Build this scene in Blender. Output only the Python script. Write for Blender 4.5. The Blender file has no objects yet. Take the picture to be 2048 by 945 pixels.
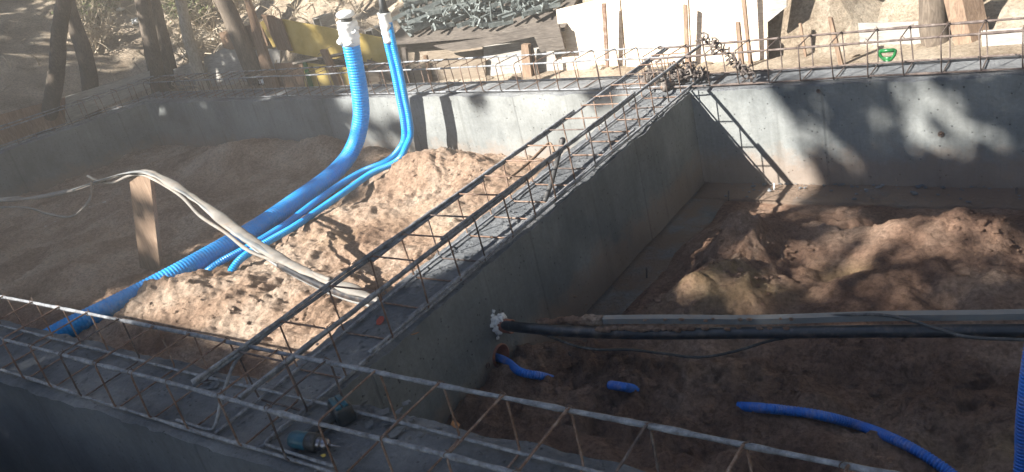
import bpy, bmesh, math, random
import numpy as np
from mathutils import Vector, Matrix
random.seed(7); rng=np.random.default_rng(7)
D=bpy.data; sc=bpy.context.scene; COL=sc.collection
# ------------------------------------------------------------------ camera solve (vanishing points of the walls)
S=1.7; CX,CY=1024.,472.5
v1=np.array([-1350-CX,322-CY]); v2=np.array([2300-CX,-600-CY]); F=math.sqrt(-(v1@v2))
def _d(x,y): v=np.array([x,-y,-F]); return v/np.linalg.norm(v)
_X=-_d(*v1); _Y=_d(*v2); R=np.array([_X,_Y,np.cross(_X,_Y)])
CAM=np.array([1.39927613,-3.11650863,1.0])*S
def ray(px,py): return R@_d(px-CX,py-CY)
def at(px,py,ax=2,v=0.):          # the point of a world plane seen at a photograph position
    r=ray(px,py); return CAM+r*((v-CAM[ax])/r[ax])
def atp(px,py,p,n):
    r=ray(px,py); return CAM+r*((np.dot(np.array(p)-CAM,n))/np.dot(r,n))
SUN=np.array([.6,1.,-.86]); SUN/=np.linalg.norm(SUN)
# ------------------------------------------------------------------ noise
def vnoise(x,y,z=0.,seed=0):
    x,y,z=np.broadcast_arrays(np.asarray(x,float),np.asarray(y,float),np.asarray(z,float))
    xi,yi,zi=[np.floor(a).astype(np.int64) for a in (x,y,z)]
    f=[x-xi,y-yi,z-zi]; f=[a*a*a*(a*(a*6-15)+10) for a in f]
    def h(i,j,k):
        n=(i*73856093)^(j*19349663)^(k*83492791)^(seed*2654435)
        n=(n^(n>>13))*1274126177; n=n^(n>>16); return (n&0xffff)/32767.5-1
    r=0
    for a in (0,1):
        for b in (0,1):
            for c in (0,1):
                r=r+h(xi+a,yi+b,zi+c)*(f[0] if a else 1-f[0])*(f[1] if b else 1-f[1])*(f[2] if c else 1-f[2])
    return r
def fbm(x,y,z=0.,o=4,seed=0,g=.5):
    r=0;a=1;s=0
    for i in range(o):
        r=r+a*vnoise(np.asarray(x)*2**i,np.asarray(y)*2**i,np.asarray(z)*2**i,seed+i*7); s+=a; a*=g
    return r/s
def G(x,y,cx,cy,rx,ry=None,ang=0.):
    ry=ry or rx; dx,dy=x-cx,y-cy; c,s=math.cos(ang),math.sin(ang)
    return np.exp(-((dx*c+dy*s)/rx)**2-((-dx*s+dy*c)/ry)**2)
# ------------------------------------------------------------------ object helpers
def tag(o,label=None,cat=None,group=None,kind=None):
    if label:o['label']=label
    if cat:o['category']=cat
    if group:o['group']=group
    if kind:o['kind']=kind
    return o
def empty(name,loc,label,cat,group=None,rot=(0,0,0)):
    o=D.objects.new(name,None); COL.objects.link(o); o.location=[float(a) for a in loc]; o.rotation_euler=rot
    o.empty_display_size=.1
    return tag(o,label,cat,group)
def mk(name,verts,faces,mat,parent=None,smooth=False):
    """verts are world coordinates (parents carry location only) unless the parent is rotated"""
    me=D.meshes.new(name); me.from_pydata([tuple(map(float,v)) for v in verts],[],[tuple(map(int,f)) for f in faces]); me.update()
    if mat: me.materials.append(mat)
    if smooth: me.polygons.foreach_set('use_smooth',[True]*len(me.polygons))
    o=D.objects.new(name,me); COL.objects.link(o)
    if parent is not None:
        o.parent=parent
        off=o_off(parent); 
        me.transform(Matrix.Translation(-off))
    else: recenter(o)
    return o
def o_off(p):
    v=Vector(p.location)
    while p.parent: p=p.parent; v=v+p.location
    return v
def recenter(o):
    vs=o.data.vertices
    if not len(vs): return
    a=np.empty(len(vs)*3); vs.foreach_get('co',a); a=a.reshape(-1,3)
    c=Vector(((a[:,0].min()+a[:,0].max())/2,(a[:,1].min()+a[:,1].max())/2,a[:,2].min()))
    o.data.transform(Matrix.Translation(-c)); o.location=c
class MB:
    def __init__(s): s.v=[];s.f=[]
    def add(s,v,f):
        n=len(s.v); s.v+= [tuple(a) for a in v]; s.f+=[tuple(i+n for i in q) for q in f]; return s
    def box(s,c,size,M=None):
        hx,hy,hz=[a/2 for a in size]
        v=[np.array([x,y,z]) for x in(-hx,hx) for y in(-hy,hy) for z in(-hz,hz)]
        if M is not None: v=[M@a for a in v]
        v=[a+np.array(c) for a in v]
        return s.add(v,[(0,1,3,2),(4,6,7,5),(0,4,5,1),(2,3,7,6),(0,2,6,4),(1,5,7,3)])
    def tube(s,pts,r,n=8,cap=True):
        v,f=sweep(pts,r,n,cap); return s.add(v,f)
    def prism(s,poly,dv):
        n=len(poly); dv=np.array(dv)
        return s.add(list(poly)+[np.array(p)+dv for p in poly],[tuple(range(n))[::-1],tuple(range(n,2*n))]+[(i,(i+1)%n,(i+1)%n+n,i+n) for i in range(n)])
    def build(s,name,mat,parent=None,smooth=False): return mk(name,s.v,s.f,mat,parent,smooth)
def spline(pts,step):
    P=np.array(pts,float); P=np.vstack([2*P[0]-P[1],P,2*P[-1]-P[-2]]); out=[]
    for i in range(1,len(P)-2):
        a,b,c,d=P[i-1:i+3]; n=max(2,int(np.linalg.norm(c-b)/step))
        for k in range(n):
            t=k/n; out.append(.5*((2*b)+(c-a)*t+(2*a-5*b+4*c-d)*t*t+(-a+3*b-3*c+d)*t**3))
    out.append(P[-2]); return np.array(out)
def resample(P,step):
    P=np.array(P); L=np.r_[0,np.cumsum(np.linalg.norm(np.diff(P,axis=0),axis=1))]
    n=max(2,int(L[-1]/step)+1); t=np.linspace(0,L[-1],n)
    return np.stack([np.interp(t,L,P[:,k]) for k in range(3)],1),t
def sweep(pts,r,n=8,cap=True,flat=None):
    P=np.array(pts,float); m=len(P); T=np.gradient(P,axis=0); T/=np.linalg.norm(T,axis=1)[:,None]+1e-12
    u=np.cross(T[0],[0,0,1.]); 
    if np.linalg.norm(u)<.1: u=np.cross(T[0],[1.,0,0])
    u/=np.linalg.norm(u); rr=np.broadcast_to(np.asarray(r,float),(m,)); v=[]
    for i in range(m):
        u=u-T[i]*(u@T[i]); u/=np.linalg.norm(u); w=np.cross(T[i],u)
        fx,fz=flat if flat else (1,1)
        for k in range(n):
            a=2*math.pi*k/n; v.append(P[i]+rr[i]*(math.cos(a)*u*fx+math.sin(a)*w*fz))
    f=[(i*n+k,i*n+(k+1)%n,(i+1)*n+(k+1)%n,(i+1)*n+k) for i in range(m-1) for k in range(n)]
    if cap: f+=[tuple(range(n))[::-1],tuple((m-1)*n+k for k in range(n))]
    return v,f
def fast(name,V,Fq,mat,parent=None,smooth=True):
    me=D.meshes.new(name); V=np.asarray(V,np.float32); Fq=np.asarray(Fq,np.int32)
    me.vertices.add(len(V)); me.vertices.foreach_set('co',V.ravel())
    k=Fq.shape[1]; me.loops.add(Fq.size); me.loops.foreach_set('vertex_index',Fq.ravel())
    me.polygons.add(len(Fq)); me.polygons.foreach_set('loop_start',np.arange(len(Fq),dtype=np.int32)*k)
    me.update(calc_edges=True); me.validate()
    if smooth: me.polygons.foreach_set('use_smooth',[True]*len(me.polygons))
    if mat: me.materials.append(mat)
    o=D.objects.new(name,me); COL.objects.link(o)
    if parent is not None:
        o.parent=parent; me.transform(Matrix.Translation(-o_off(parent)))
    return o
def rotm(ax,ang): return np.array(Matrix.Rotation(ang,3,Vector(ax)))
def eul(a,b,c): return rotm((0,0,1),c)@rotm((0,1,0),b)@rotm((1,0,0),a)
# ------------------------------------------------------------------ materials
class N:
    def __init__(s,name,rough=.8,spec=.3):
        s.m=D.materials.new(name); s.m.use_nodes=True; s.t=s.m.node_tree; s.n=s.t.nodes; s.b=s.n['Principled BSDF']
        s.b.inputs['Roughness'].default_value=rough; s.b.inputs['Specular IOR Level'].default_value=spec
        s.co=s.n.new('ShaderNodeNewGeometry').outputs['Position']
    def L(s,a,b): s.t.links.new(a,b)
    def map(s,scale): 
        m=s.n.new('ShaderNodeMapping'); m.inputs['Scale'].default_value=scale; s.L(s.co,m.inputs[0]); return m.outputs[0]
    def noise(s,sc_,det=5,rough=.6,co=None,dist=0):
        n=s.n.new('ShaderNodeTexNoise'); n.inputs['Scale'].default_value=sc_; n.inputs['Detail'].default_value=det; n.inputs['Roughness'].default_value=rough
        n.inputs['Distortion'].default_value=dist; s.L(co or s.co,n.inputs['Vector']); return n.outputs['Fac']
    def vor(s,sc_,feat='F1',co=None):
        n=s.n.new('ShaderNodeTexVoronoi'); n.feature=feat; n.inputs['Scale'].default_value=sc_; s.L(co or s.co,n.inputs['Vector']); return n.outputs['Distance']
    def ramp(s,fac,stops):
        r=s.n.new('ShaderNodeValToRGB'); e=r.color_ramp.elements
        while len(e)<len(stops): e.new(.5)
        for k,(p,c) in zip(e,stops): k.position=p; k.color=(*c,1) if len(c)==3 else c
        s.L(fac,r.inputs[0]); return r.outputs[0]
    def mix(s,fac,a,b,mode='MIX'):
        m=s.n.new('ShaderNodeMix'); m.data_type='RGBA'; m.blend_type=mode
        for k,v in ((0,fac),(6,a),(7,b)):
            if isinstance(v,(int,float)): m.inputs[k].default_value=v
            elif isinstance(v,tuple): m.inputs[k].default_value=(*v,1)
            else: s.L(v,m.inputs[k])
        return m.outputs[2]
    def math(s,op,a,b=0.):
        m=s.n.new('ShaderNodeMath'); m.operation=op
        for k,v in ((0,a),(1,b)):
            if isinstance(v,(int,float)): m.inputs[k].default_value=v
            else: s.L(v,m.inputs[k])
        return m.outputs[0]
    def col(s,c):
        if isinstance(c,tuple): s.b.inputs['Base Color'].default_value=(*c,1)
        else: s.L(c,s.b.inputs['Base Color'])
        return s
    def bump(s,h,dist=.01,strength=1.):
        b=s.n.new('ShaderNodeBump'); b.inputs['Distance'].default_value=dist; b.inputs['Strength'].default_value=strength
        s.L(h,b.inputs['Height'])
        if s.b.inputs['Normal'].is_linked: s.L(s.b.inputs['Normal'].links[0].from_socket,b.inputs['Normal'])
        s.L(b.outputs[0],s.b.inputs['Normal']); return s
def concrete(name,a,b,c,rough_top=False,seam=None,sand=0.,splash=False):
    m=N(name,.88,.25)
    big=m.noise(1.6,6,.65); fine=m.noise(45,6,.7); streak=m.noise(3,5,.7,m.map((6,6,.5)))
    k=m.ramp(big,[(.3,a),(.5,b),(.72,c)])
    k=m.mix(.12,k,m.ramp(streak,[(.35,tuple(x*.6 for x in a)),(.65,tuple(min(1,x*1.25) for x in c))]))
    k=m.mix(.5,k,m.ramp(fine,[(.3,(.45,.45,.45)),(.7,(.75,.75,.75))]),'OVERLAY')
    pits=m.ramp(m.vor(30),[(.0,(0,0,0)),(.12,(0,0,0)),(.20,(1,1,1))])
    pn=m.ramp(m.noise(9,2),[(.47,(0,0,0)),(.56,(1,1,1))])
    pit=m.mix(pn,(1,1,1),pits)
    k=m.mix(1.,k,m.mix(.55,(1,1,1),pit),'MULTIPLY')
    blot=m.ramp(m.noise(.9,4,.55,dist=.6),[(.35,(.72,.74,.76)),(.5,(1,1,1)),(.66,(1.12,1.1,1.08))]); k=m.mix(.8,k,blot,'MULTIPLY')
    sx=m.n.new('ShaderNodeSeparateXYZ'); m.L(m.co,sx.inputs[0])
    if splash:
        h=m.math('ADD',m.math('MULTIPLY',sx.outputs[2],-2.6),m.math('MULTIPLY',m.noise(7,5,.7),1.1)); k=m.mix(m.math('MULTIPLY',m.ramp(h,[(.0,(0,0,0)),(1,(1,1,1))]) if False else m.ramp(m.math('MULTIPLY',h,.5),[(.80,(0,0,0)),(1.,(1,1,1))]),.55),k,(.25,.175,.125))
        drip=m.ramp(m.noise(2.2,4,.6,m.map((5,5,.35))),[(.60,(1,1,1)),(.70,(.70,.70,.69))]); k=m.mix(.6,k,drip,'MULTIPLY')
    if sand: k=m.mix(m.math('MULTIPLY',m.ramp(m.noise(2.6,6,.65),[(.5-sand*.3,(0,0,0)),(.62-sand*.2,(1,1,1))]),.9),k,(.25,.175,.125))
    if seam is not None:
        fr=m.math('ABSOLUTE',m.math('SUBTRACT',m.math('FRACT',m.math('MULTIPLY',m.math('ADD',sx.outputs[seam],.27 if seam else -.19+.0),.8)),.5))
        sm_=m.ramp(fr,[(.0,(0,0,0)),(.004,(0,0,0)),(.009,(1,1,1))]); k=m.mix(.2,k,sm_,'MULTIPLY'); m.bump(sm_,.004,.7)
        fr2=m.math('ABSOLUTE',m.math('SUBTRACT',m.math('FRACT',m.math('ADD',m.math('MULTIPLY',sx.outputs[2],2.1),m.math('MULTIPLY',m.noise(.5,2),.02))),.5)); s2=m.ramp(fr2,[(.0,(.5,.5,.5)),(.006,(1,1,1))]); k=m.mix(.22,k,s2,'MULTIPLY')
    m.col(k)
    m.bump(pit,.004,.8); m.bump(fine,.012 if rough_top else .003,.8); m.bump(m.noise(12,6,.6),.03 if rough_top else .006,.8)
    if rough_top: m.bump(m.noise(160,4,.7),.005,1.); m.bump(m.noise(30,7,.75),.03,1.)
    return m.m
M={}
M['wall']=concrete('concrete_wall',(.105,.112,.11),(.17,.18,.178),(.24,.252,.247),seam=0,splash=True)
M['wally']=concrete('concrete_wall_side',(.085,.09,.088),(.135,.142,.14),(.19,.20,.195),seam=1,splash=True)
M['wallfront']=concrete('shade_darkened_wall',(.045,.05,.056),(.075,.083,.092),(.11,.12,.13),seam=0)  # same concrete, darkened all over to stand in for shade on the front wall
M['foot']=concrete('dirty_footing',(.12,.125,.125),(.19,.195,.19),(.27,.275,.27),True,sand=.35)
M['footfar']=concrete('sandy_footing',(.12,.125,.125),(.19,.195,.19),(.27,.275,.27),True,sand=1.)
M['walltop']=concrete('concrete_top',(.09,.096,.105),(.19,.20,.212),(.34,.345,.345),True)
def sandmat(name,dark,mid,light,yellow,attr=False):
    m=N(name,.95,.12)
    k=m.ramp(m.noise(1.7,7,.62,dist=.4),[(.3,dark),(.5,mid),(.7,light)])
    k=m.mix(.45,k,m.ramp(m.noise(60,6,.75),[(.32,(.18,.18,.18)),(.68,(.82,.82,.82))]),'OVERLAY')
    if attr:
        a=m.n.new('ShaderNodeAttribute'); a.attribute_name='yellow'; k=m.mix(m.math('MULTIPLY',a.outputs['Fac'],.42),k,yellow)
    m.col(k); m.bump(m.noise(16,8,.75),.06,1.); m.bump(m.noise(55,6,.75),.022,1.); m.bump(m.noise(150,4,.8),.008,1.)
    k2=m.ramp(m.noise(34,5,.7),[(.40,(.62,.60,.58)),(.52,(1,1,1)),(.66,(1.12,1.1,1.08))]); m.col(m.mix(.7,k,k2,'MULTIPLY'))
    return m.m
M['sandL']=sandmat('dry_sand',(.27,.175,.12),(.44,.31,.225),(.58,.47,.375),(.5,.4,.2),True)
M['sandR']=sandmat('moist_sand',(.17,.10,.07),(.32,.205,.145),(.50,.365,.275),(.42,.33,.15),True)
M['bank']=sandmat('bank_soil',(.26,.20,.145),(.46,.38,.29),(.66,.58,.47),(.5,.4,.2))
def steel(name,a,b,c,metal=.0,rough=.75):
    m=N(name,rough,.4); m.b.inputs['Metallic'].default_value=metal
    m.col(m.ramp(m.noise(28,5,.7),[(.3,a),(.5,b),(.7,c)])); m.bump(m.noise(220,3,.7),.003,.9); m.bump(m.noise(70,4,.7),.004,.8); return m.m
M['bar']=steel('dusty_rebar',(.085,.08,.08),(.20,.21,.225),(.35,.365,.38))
M['rust']=steel('rusty_rebar',(.10,.055,.035),(.19,.12,.085),(.30,.24,.20))
M['darkbar']=steel('dark_rebar',(.045,.035,.033),(.10,.075,.065),(.2,.17,.15))
M['wire']=steel('tie_wire',(.06,.04,.03),(.12,.08,.06),(.2,.15,.12))
M['clamp']=steel('clamp_steel',(.07,.08,.08),(.14,.16,.155),(.25,.275,.265),.3,.55)
M['clamprust']=steel('rusty_clamp',(.055,.045,.04),(.12,.10,.09),(.28,.25,.22),.2,.7)
def wood(name,a,b,c,axis=(1,1,1),rough=.75):
    m=N(name,rough,.25)
    g=m.noise(7,6,.65,m.map(axis),dist=1.2)
    k=m.ramp(g,[(.3,a),(.5,b),(.7,c)]); k=m.mix(.4,k,m.ramp(m.noise(3,5,.7),[(.3,(.3,.3,.3)),(.7,(.75,.75,.75))]),'OVERLAY')
    m.col(k); m.bump(g,.004,.6); m.bump(m.noise(60,4),.002,.6); return m.m
M['ply']=wood('pale_plywood',(.42,.33,.25),(.58,.48,.38),(.70,.62,.52),(1,1,9))
M['plytanshade']=wood('shaded_tan_plywood',(.12,.095,.07),(.18,.145,.11),(.24,.20,.155),(1,1,7))  # tan deepened to carry the platform's shade on the panels beneath it
M['plygrey']=wood('grey_plywood',(.20,.19,.175),(.30,.285,.26),(.40,.38,.35),(1,1,7))
M['brownwood']=wood('brown_board',(.13,.08,.05),(.22,.14,.09),(.33,.23,.16),(8,8,1))
M['stake']=wood('stake_wood',(.13,.085,.06),(.21,.145,.10),(.30,.215,.155),(9,9,1))
M['darkwood']=wood('weathered_board',(.05,.042,.036),(.09,.077,.066),(.15,.13,.11),(1,9,9))
M['bark']=wood('bark',(.06,.048,.038),(.115,.092,.072),(.19,.155,.12),(10,10,1.5),.9)
M['barkpale']=wood('pale_bark',(.22,.19,.15),(.36,.32,.26),(.50,.46,.40),(8,8,2),.9)
def yel():
    m=N('yellow_formwork',.5,.4)
    k=m.ramp(m.noise(4,6,.65),[(.35,(.46,.32,.07)),(.5,(.58,.42,.12)),(.75,(.66,.52,.20))])
    sc_=m.ramp(m.noise(14,6,.8),[(.60,(0,0,0)),(.68,(1,1,1))]); m.col(m.mix(sc_,k,(.33,.26,.18))); m.bump(m.noise(80,3),.001); return m.m
M['yellow']=yel()
def plast(name,c,c2,rough=.38,dust=.35,dc=(.42,.33,.25)):
    m=N(name,rough,.5); k=m.ramp(m.noise(6,4),[(.3,c2),(.7,c)])
    d=m.ramp(m.noise(18,6,.75),[(.5,(0,0,0)),(.72,(1,1,1))]); m.col(m.mix(m.math('MULTIPLY',d,dust),k,dc)); m.bump(m.noise(90,3),.001,.5); return m.m
M['blue']=plast('blue_plastic',(.0,.29,.74),(.0,.22,.62),.48,.28)
M['bluedark']=plast('deep_blue_plastic',(.012,.16,.60),(.01,.10,.42),.45,.42)
M['bluesm']=plast('bright_blue_plastic',(.0,.29,.72),(.0,.22,.6),.34,.10)
M['black']=plast('black_plastic',(.012,.014,.018),(.02,.022,.026),.4,.9,(.13,.10,.08))
M['blackdusty']=plast('dusty_black_plastic',(.03,.03,.03),(.06,.06,.06),.6,.8,(.26,.24,.22))
M['greyhose']=plast('grey_wrap',(.27,.255,.23),(.11,.10,.09),.8,.9,(.20,.15,.11))
bpy_n=M['greyhose'].node_tree
M['greywrap']=plast('grey_channel',(.19,.2,.2),(.13,.14,.145),.5,.7,(.24,.19,.15))
M['orange']=plast('orange_sleeve',(.26,.095,.055),(.20,.07,.04),.5,.3)
M['foam']=plast('white_foam',(.75,.76,.76),(.62,.64,.65),.8,.25)
M['white']=plast('white_tape',(.74,.75,.74),(.6,.62,.6),.45,.3)
M['green']=plast('green_plastic',(.008,.12,.032),(.006,.09,.022),.35,.1)
M['teal']=plast('teal_plastic',(.0,.085,.13),(.0,.04,.065),.4,.2)
M['rubber']=plast('dark_grip',(.018,.022,.024),(.012,.014,.016),.5,.2)
m_=N('chuck_metal',.38,.5); m_.b.inputs['Metallic'].default_value=1.; m_.col((.20,.20,.22)); M['chrome']=m_.m
m_=N('paint_yellow',.5,.4); m_.col((.6,.42,.08)); M['tagy']=m_.m
def leafm(name,a,b):
    m=N(name,.6,.3); m.col(m.ramp(m.noise(3,3),[(.35,a),(.65,b)])); m.b.inputs['Transmission Weight'].default_value=0; return m.m
M['leaf']=leafm('leaf_green',(.06,.085,.025),(.14,.16,.055)); M['leafdk']=leafm('leaf_dark',(.012,.026,.010),(.03,.05,.02))
M['dryleaf']=leafm('dry_leaf',(.22,.09,.03),(.34,.16,.06)); M['redleaf']=leafm('red_leaf',(.25,.04,.02),(.3,.06,.03)); M['straw']=leafm('dry_twig',(.28,.22,.15),(.45,.38,.28))
M['render']=concrete('hut_render',(.4,.38,.35),(.5,.48,.44),(.55,.53,.5))
m_=N('hut_glass',.1,.5); m_.col((.03,.04,.05)); M['glass']=m_.m
# ------------------------------------------------------------------ ground sheets
def grid(name,x0,x1,y0,y1,st,hf,mat,kind='structure',yf=None):
    nx=int((x1-x0)/st)+1; ny=int((y1-y0)/st)+1
    X,Yg=np.meshgrid(np.linspace(x0,x1,nx),np.linspace(y0,y1,ny)); Z=hf(X,Yg)
    V=np.stack([X,Yg,Z],-1).reshape(-1,3); i=np.arange(nx*ny).reshape(ny,nx)
    Fq=np.stack([i[:-1,:-1],i[:-1,1:],i[1:,1:],i[1:,:-1]],-1).reshape(-1,4)
    o=fast(name,V,Fq,mat); 
    if yf is not None:
        a=o.data.attributes.new('yellow','FLOAT','POINT'); a.data.foreach_set('value',np.clip(yf(X,Yg),0,1).astype(np.float32).ravel())
    tag(o,kind=kind); return o
def px(p,z): q=at(*p,2,z); return q[0],q[1]
def crumb(x,y,seed):
    a=fbm(x*1.3,y*1.3,0,4,seed); b=fbm(x*5,y*5,0,4,seed+3); r=1-np.abs(fbm(x*7+a,y*7,0,4,seed+9)); c=fbm(x*22,y*22,0,3,seed+5)
    return a,b,r,c
def clump(x,y,fr,seed):
    wx=x+.05*fbm(x*6,y*6,0,3,seed+20); wy=y+.05*fbm(x*6+9,y*6,0,3,seed+21)
    n=fbm(wx*fr,wy*fr,0,5,seed,.58); return sm(-.02,.28,n)*.6+sm(.12,.45,n)*.5
def sm(a,b,t): t=np.clip((t-a)/(b-a),0,1); return t*t*(3-2*t)
def w3line(x): return np.where(x>-.1,0.,-(x+.1)*.089)     # inner face of the back wall
def hL(x,y):
    a,b,r,c=crumb(x,y,11)
    z=-.56+.05*a
    rough=np.clip(.62+.8*G(x,y,*px((830,350),-.5),1.0,.6)+1.0*G(x,y,*px((480,610),-.5),1.3,.7)+.6*G(x,y,*px((640,500),-.5),1.2,.6),0,1.3)
    fn=fbm(x*13,y*13,0,4,71); z+=rough*(.028*b+.022*clump(x,y,4.5,81)+.012*clump(x,y,13,82)+.012*c)+.007*fn+.010*clump(x,y,9,83)+.024*clump(x,y,2.0,88)+.003*c
    for p,am,rx,ry,an in [((850,345),.26,.42,.30,.3),((740,310),.12,.25,.2,0),((900,400),.08,.5,.3,0),((970,345),.12,.35,.25,0),((430,325),.14,.5,.3,-.1),((520,312),.20,.45,.28,.2),((640,300),.20,.45,.25,0),((330,420),.10,.6,.3,.3),((200,500),.08,.6,.3,0),((120,560),.08,.5,.3,0),((680,430),.10,.5,.22,.2),((600,480),.05,.5,.3,0),((420,600),.12,.7,.3,.2),((330,600),.1,.3,.25,0),((250,420),.05,1,.4,0),((760,640),.05,.6,.35,0)]:
        z+=am*G(x,y,*px(p,-.5),rx,ry,an)
    z-=.14*G(x,y,-.9,-3.5,.9,.35)+.06*G(x,y,-2.2,-3.6,1.2,.3)
    z-=.05*np.exp(-((x+7.6)/.8)**2)
    # ruts and footprints
    for p,rad in [((680,520),.10),((640,640),.12),((760,470),.12),((560,560),.12),((700,560),.10),((830,470),.13),((300,480),.16),((420,420),.16),((870,500),.1),((960,400),.12)]:
        cx,cy=px(p,-.5); g=G(x,y,cx,cy,rad*1.5,rad,random.random()*3); z-=.05*g; z+=.025*(G(x,y,cx,cy,rad*2.2,rad*1.7)-g)
    return z
def yL(x,y): return .5*G(x,y,*px((700,470),-.5),1.2,.5)*np.clip(fbm(x*2,y*2,0,3,5)+.3,0,1)
def hR(x,y):
    a,b,r,c=crumb(x,y,31)
    t=1/(1+np.exp(-(-1.15-y-.0*x)/.16))                          # near part is filled higher
    z=-.71+.06*t+.03*a
    rough=np.clip(.3+1.1*G(x,y,*px((1480,520),-.5),.28,.35)+.9*G(x,y,*px((1250,760),-.5),.8,.35)+.7*G(x,y,*px((1850,740),-.5),.5,.3)+.8*G(x,y,.3,-2.6,.35,.3)+.5*G(x,y,*px((2000,450),-.5),.3,.3),0,1.3)
    fn=fbm(x*13,y*13,0,4,72); z+=rough*(.028*b+.048*clump(x,y,5,84)+.026*clump(x,y,14,85)+.014*c)+.030*clump(x,y,2.2,87)+.022*b+.008*fn+.010*clump(x,y,8,86)+.003*c
    for p,am,rx,ry,an in [((1480,490),.25,.17,.28,.2),((1430,590),.22,.24,.2,.4),((1350,630),.12,.2,.14,.3),((1560,470),.08,.4,.2,0),((1930,450),.20,.34,.22,.2),((1780,470),.13,.38,.2,0),((1850,520),.10,.5,.3,0),((1600,600),.10,.6,.35,0),((1900,600),.12,.5,.3,0),((1240,740),.08,.5,.22,0),((1500,740),.05,.6,.3,0),((1650,440),.05,.35,.12,0),((1960,800),.06,.2,.12,0)]:
        z+=am*G(x,y,*px(p,-.5),rx,ry,an)
    z+=.14*G(x,y,.05,-2.75,.4,.42)+.07*G(x,y,.6,-3.3,1.2,.4)
    for p,rad in [((1800,720),.13),((1700,700),.1),((1700,800),.08),((1560,420),.1),((1680,535),.07),((1420,850),.09),((1560,880),.09),((1880,600),.09),((1480,660),.08),((1330,700),.08),((1920,860),.07),((1960,720),.08)]:
        cx,cy=px(p,-.5); g=G(x,y,cx,cy,rad*1.5,rad,random.random()*3); z-=.06*g*(1.4 if p==(1800,720) else 1); z+=.03*(G(x,y,cx,cy,rad*2.2,rad*1.7)-g)
    # strips along the footings stay low
    e=np.exp(-np.clip(x-.06,0,9)**2/.16**2)*(1/(1+np.exp(-(y+2.15)/.07)))
    z=z*(1-e)+(-.735)*e
    e2=np.exp(-np.clip(-y-.22,0,9)**2/.13**2); z=z*(1-e2)+(-.712+.012*b)*e2
    rake=1-np.abs(np.sin((x*.8+y*.35)*38+2*a)); z-=.006*np.clip(rake-.7,0,1)*3*G(x,y,*px((1800,560),-.5),.7,.4)
    return z
def yR(x,y):
    n=np.clip(fbm(x*6,y*6,0,3,77)*1.2+.75,0,1)
    return n*(G(x,y,*px((1430,610),-.5),.28,.14,.6)+.9*G(x,y,*px((1500,575),-.5),.2,.1)+G(x,y,*px((1690,535),-.5),.13,.09)+.9*G(x,y,*px((2000,850),-.5),.1,.07)+.7*G(x,y,*px((1960,870),-.5),.2,.05))
random.seed(3)
grid('sand',-9.6,-.3,-3.75,1.1,.015,hL,M['sandL'],yf=yL)
random.seed(4)
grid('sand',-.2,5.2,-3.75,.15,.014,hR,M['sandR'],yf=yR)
def sm(a,b,t): t=np.clip((t-a)/(b-a),0,1); return t*t*(3-2*t)
def hG(x,y):
    a=fbm(x*.5,y*.5,0,4,51); b=fbm(x*2.5,y*2.5,0,4,53)
    ret=(1-sm(.30,.85,x))*sm(-8.6,-7.6,x)
    yr=1.12-.065*np.clip(x,-8.5,.5)
    y0=1.25+ret*(yr+.2-1.25)+ (1-ret)*np.where(x<-7.6,.65,0)
    back=np.clip(y-y0,0,None)
    z=-.13+.03*b
    z=z+np.minimum(back*.55,4.5)*(1+.25*a)+.14*b*sm(0,.8,back)+(.05*fbm(x*9,y*9,0,3,57)+.05*clump(x,y,3.5,58)+.02*clump(x,y,11,59))*sm(0,.5,back)
    z=z+ret*(.40+.55*sm(-1.9,-.9,x))*sm(yr+.14,yr+.26,y)
    left=np.clip(-9.3-x,0,None); z=np.maximum(z,z+np.minimum(left*.5,3)*sm(-6,-2,y))
    inside=sm(-9.75,-9.3,x)*(1-sm(5.5,5.9,x))*sm(-4.9,-4.3,y)*(1-sm(.45,.75,y+.089*np.clip(x+.1,None,0)))
    return z*(1-inside)+(-1.15)*inside
grid('ground',-26,16,-22,20,.14,hG,M['bank'])
# wide ground to the horizon
_a=[(-60,-60),(60,-60),(60,60),(-60,60)]; _b=[(-25.5,-21.5),(15.5,-21.5),(15.5,19.5),(-25.5,19.5)]
o=mk('ground',[(x,y,-.22) for x,y in _a+_b],[(i,(i+1)%4,(i+1)%4+4,i+4) for i in range(4)],M['bank']); tag(o,kind='structure')
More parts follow.
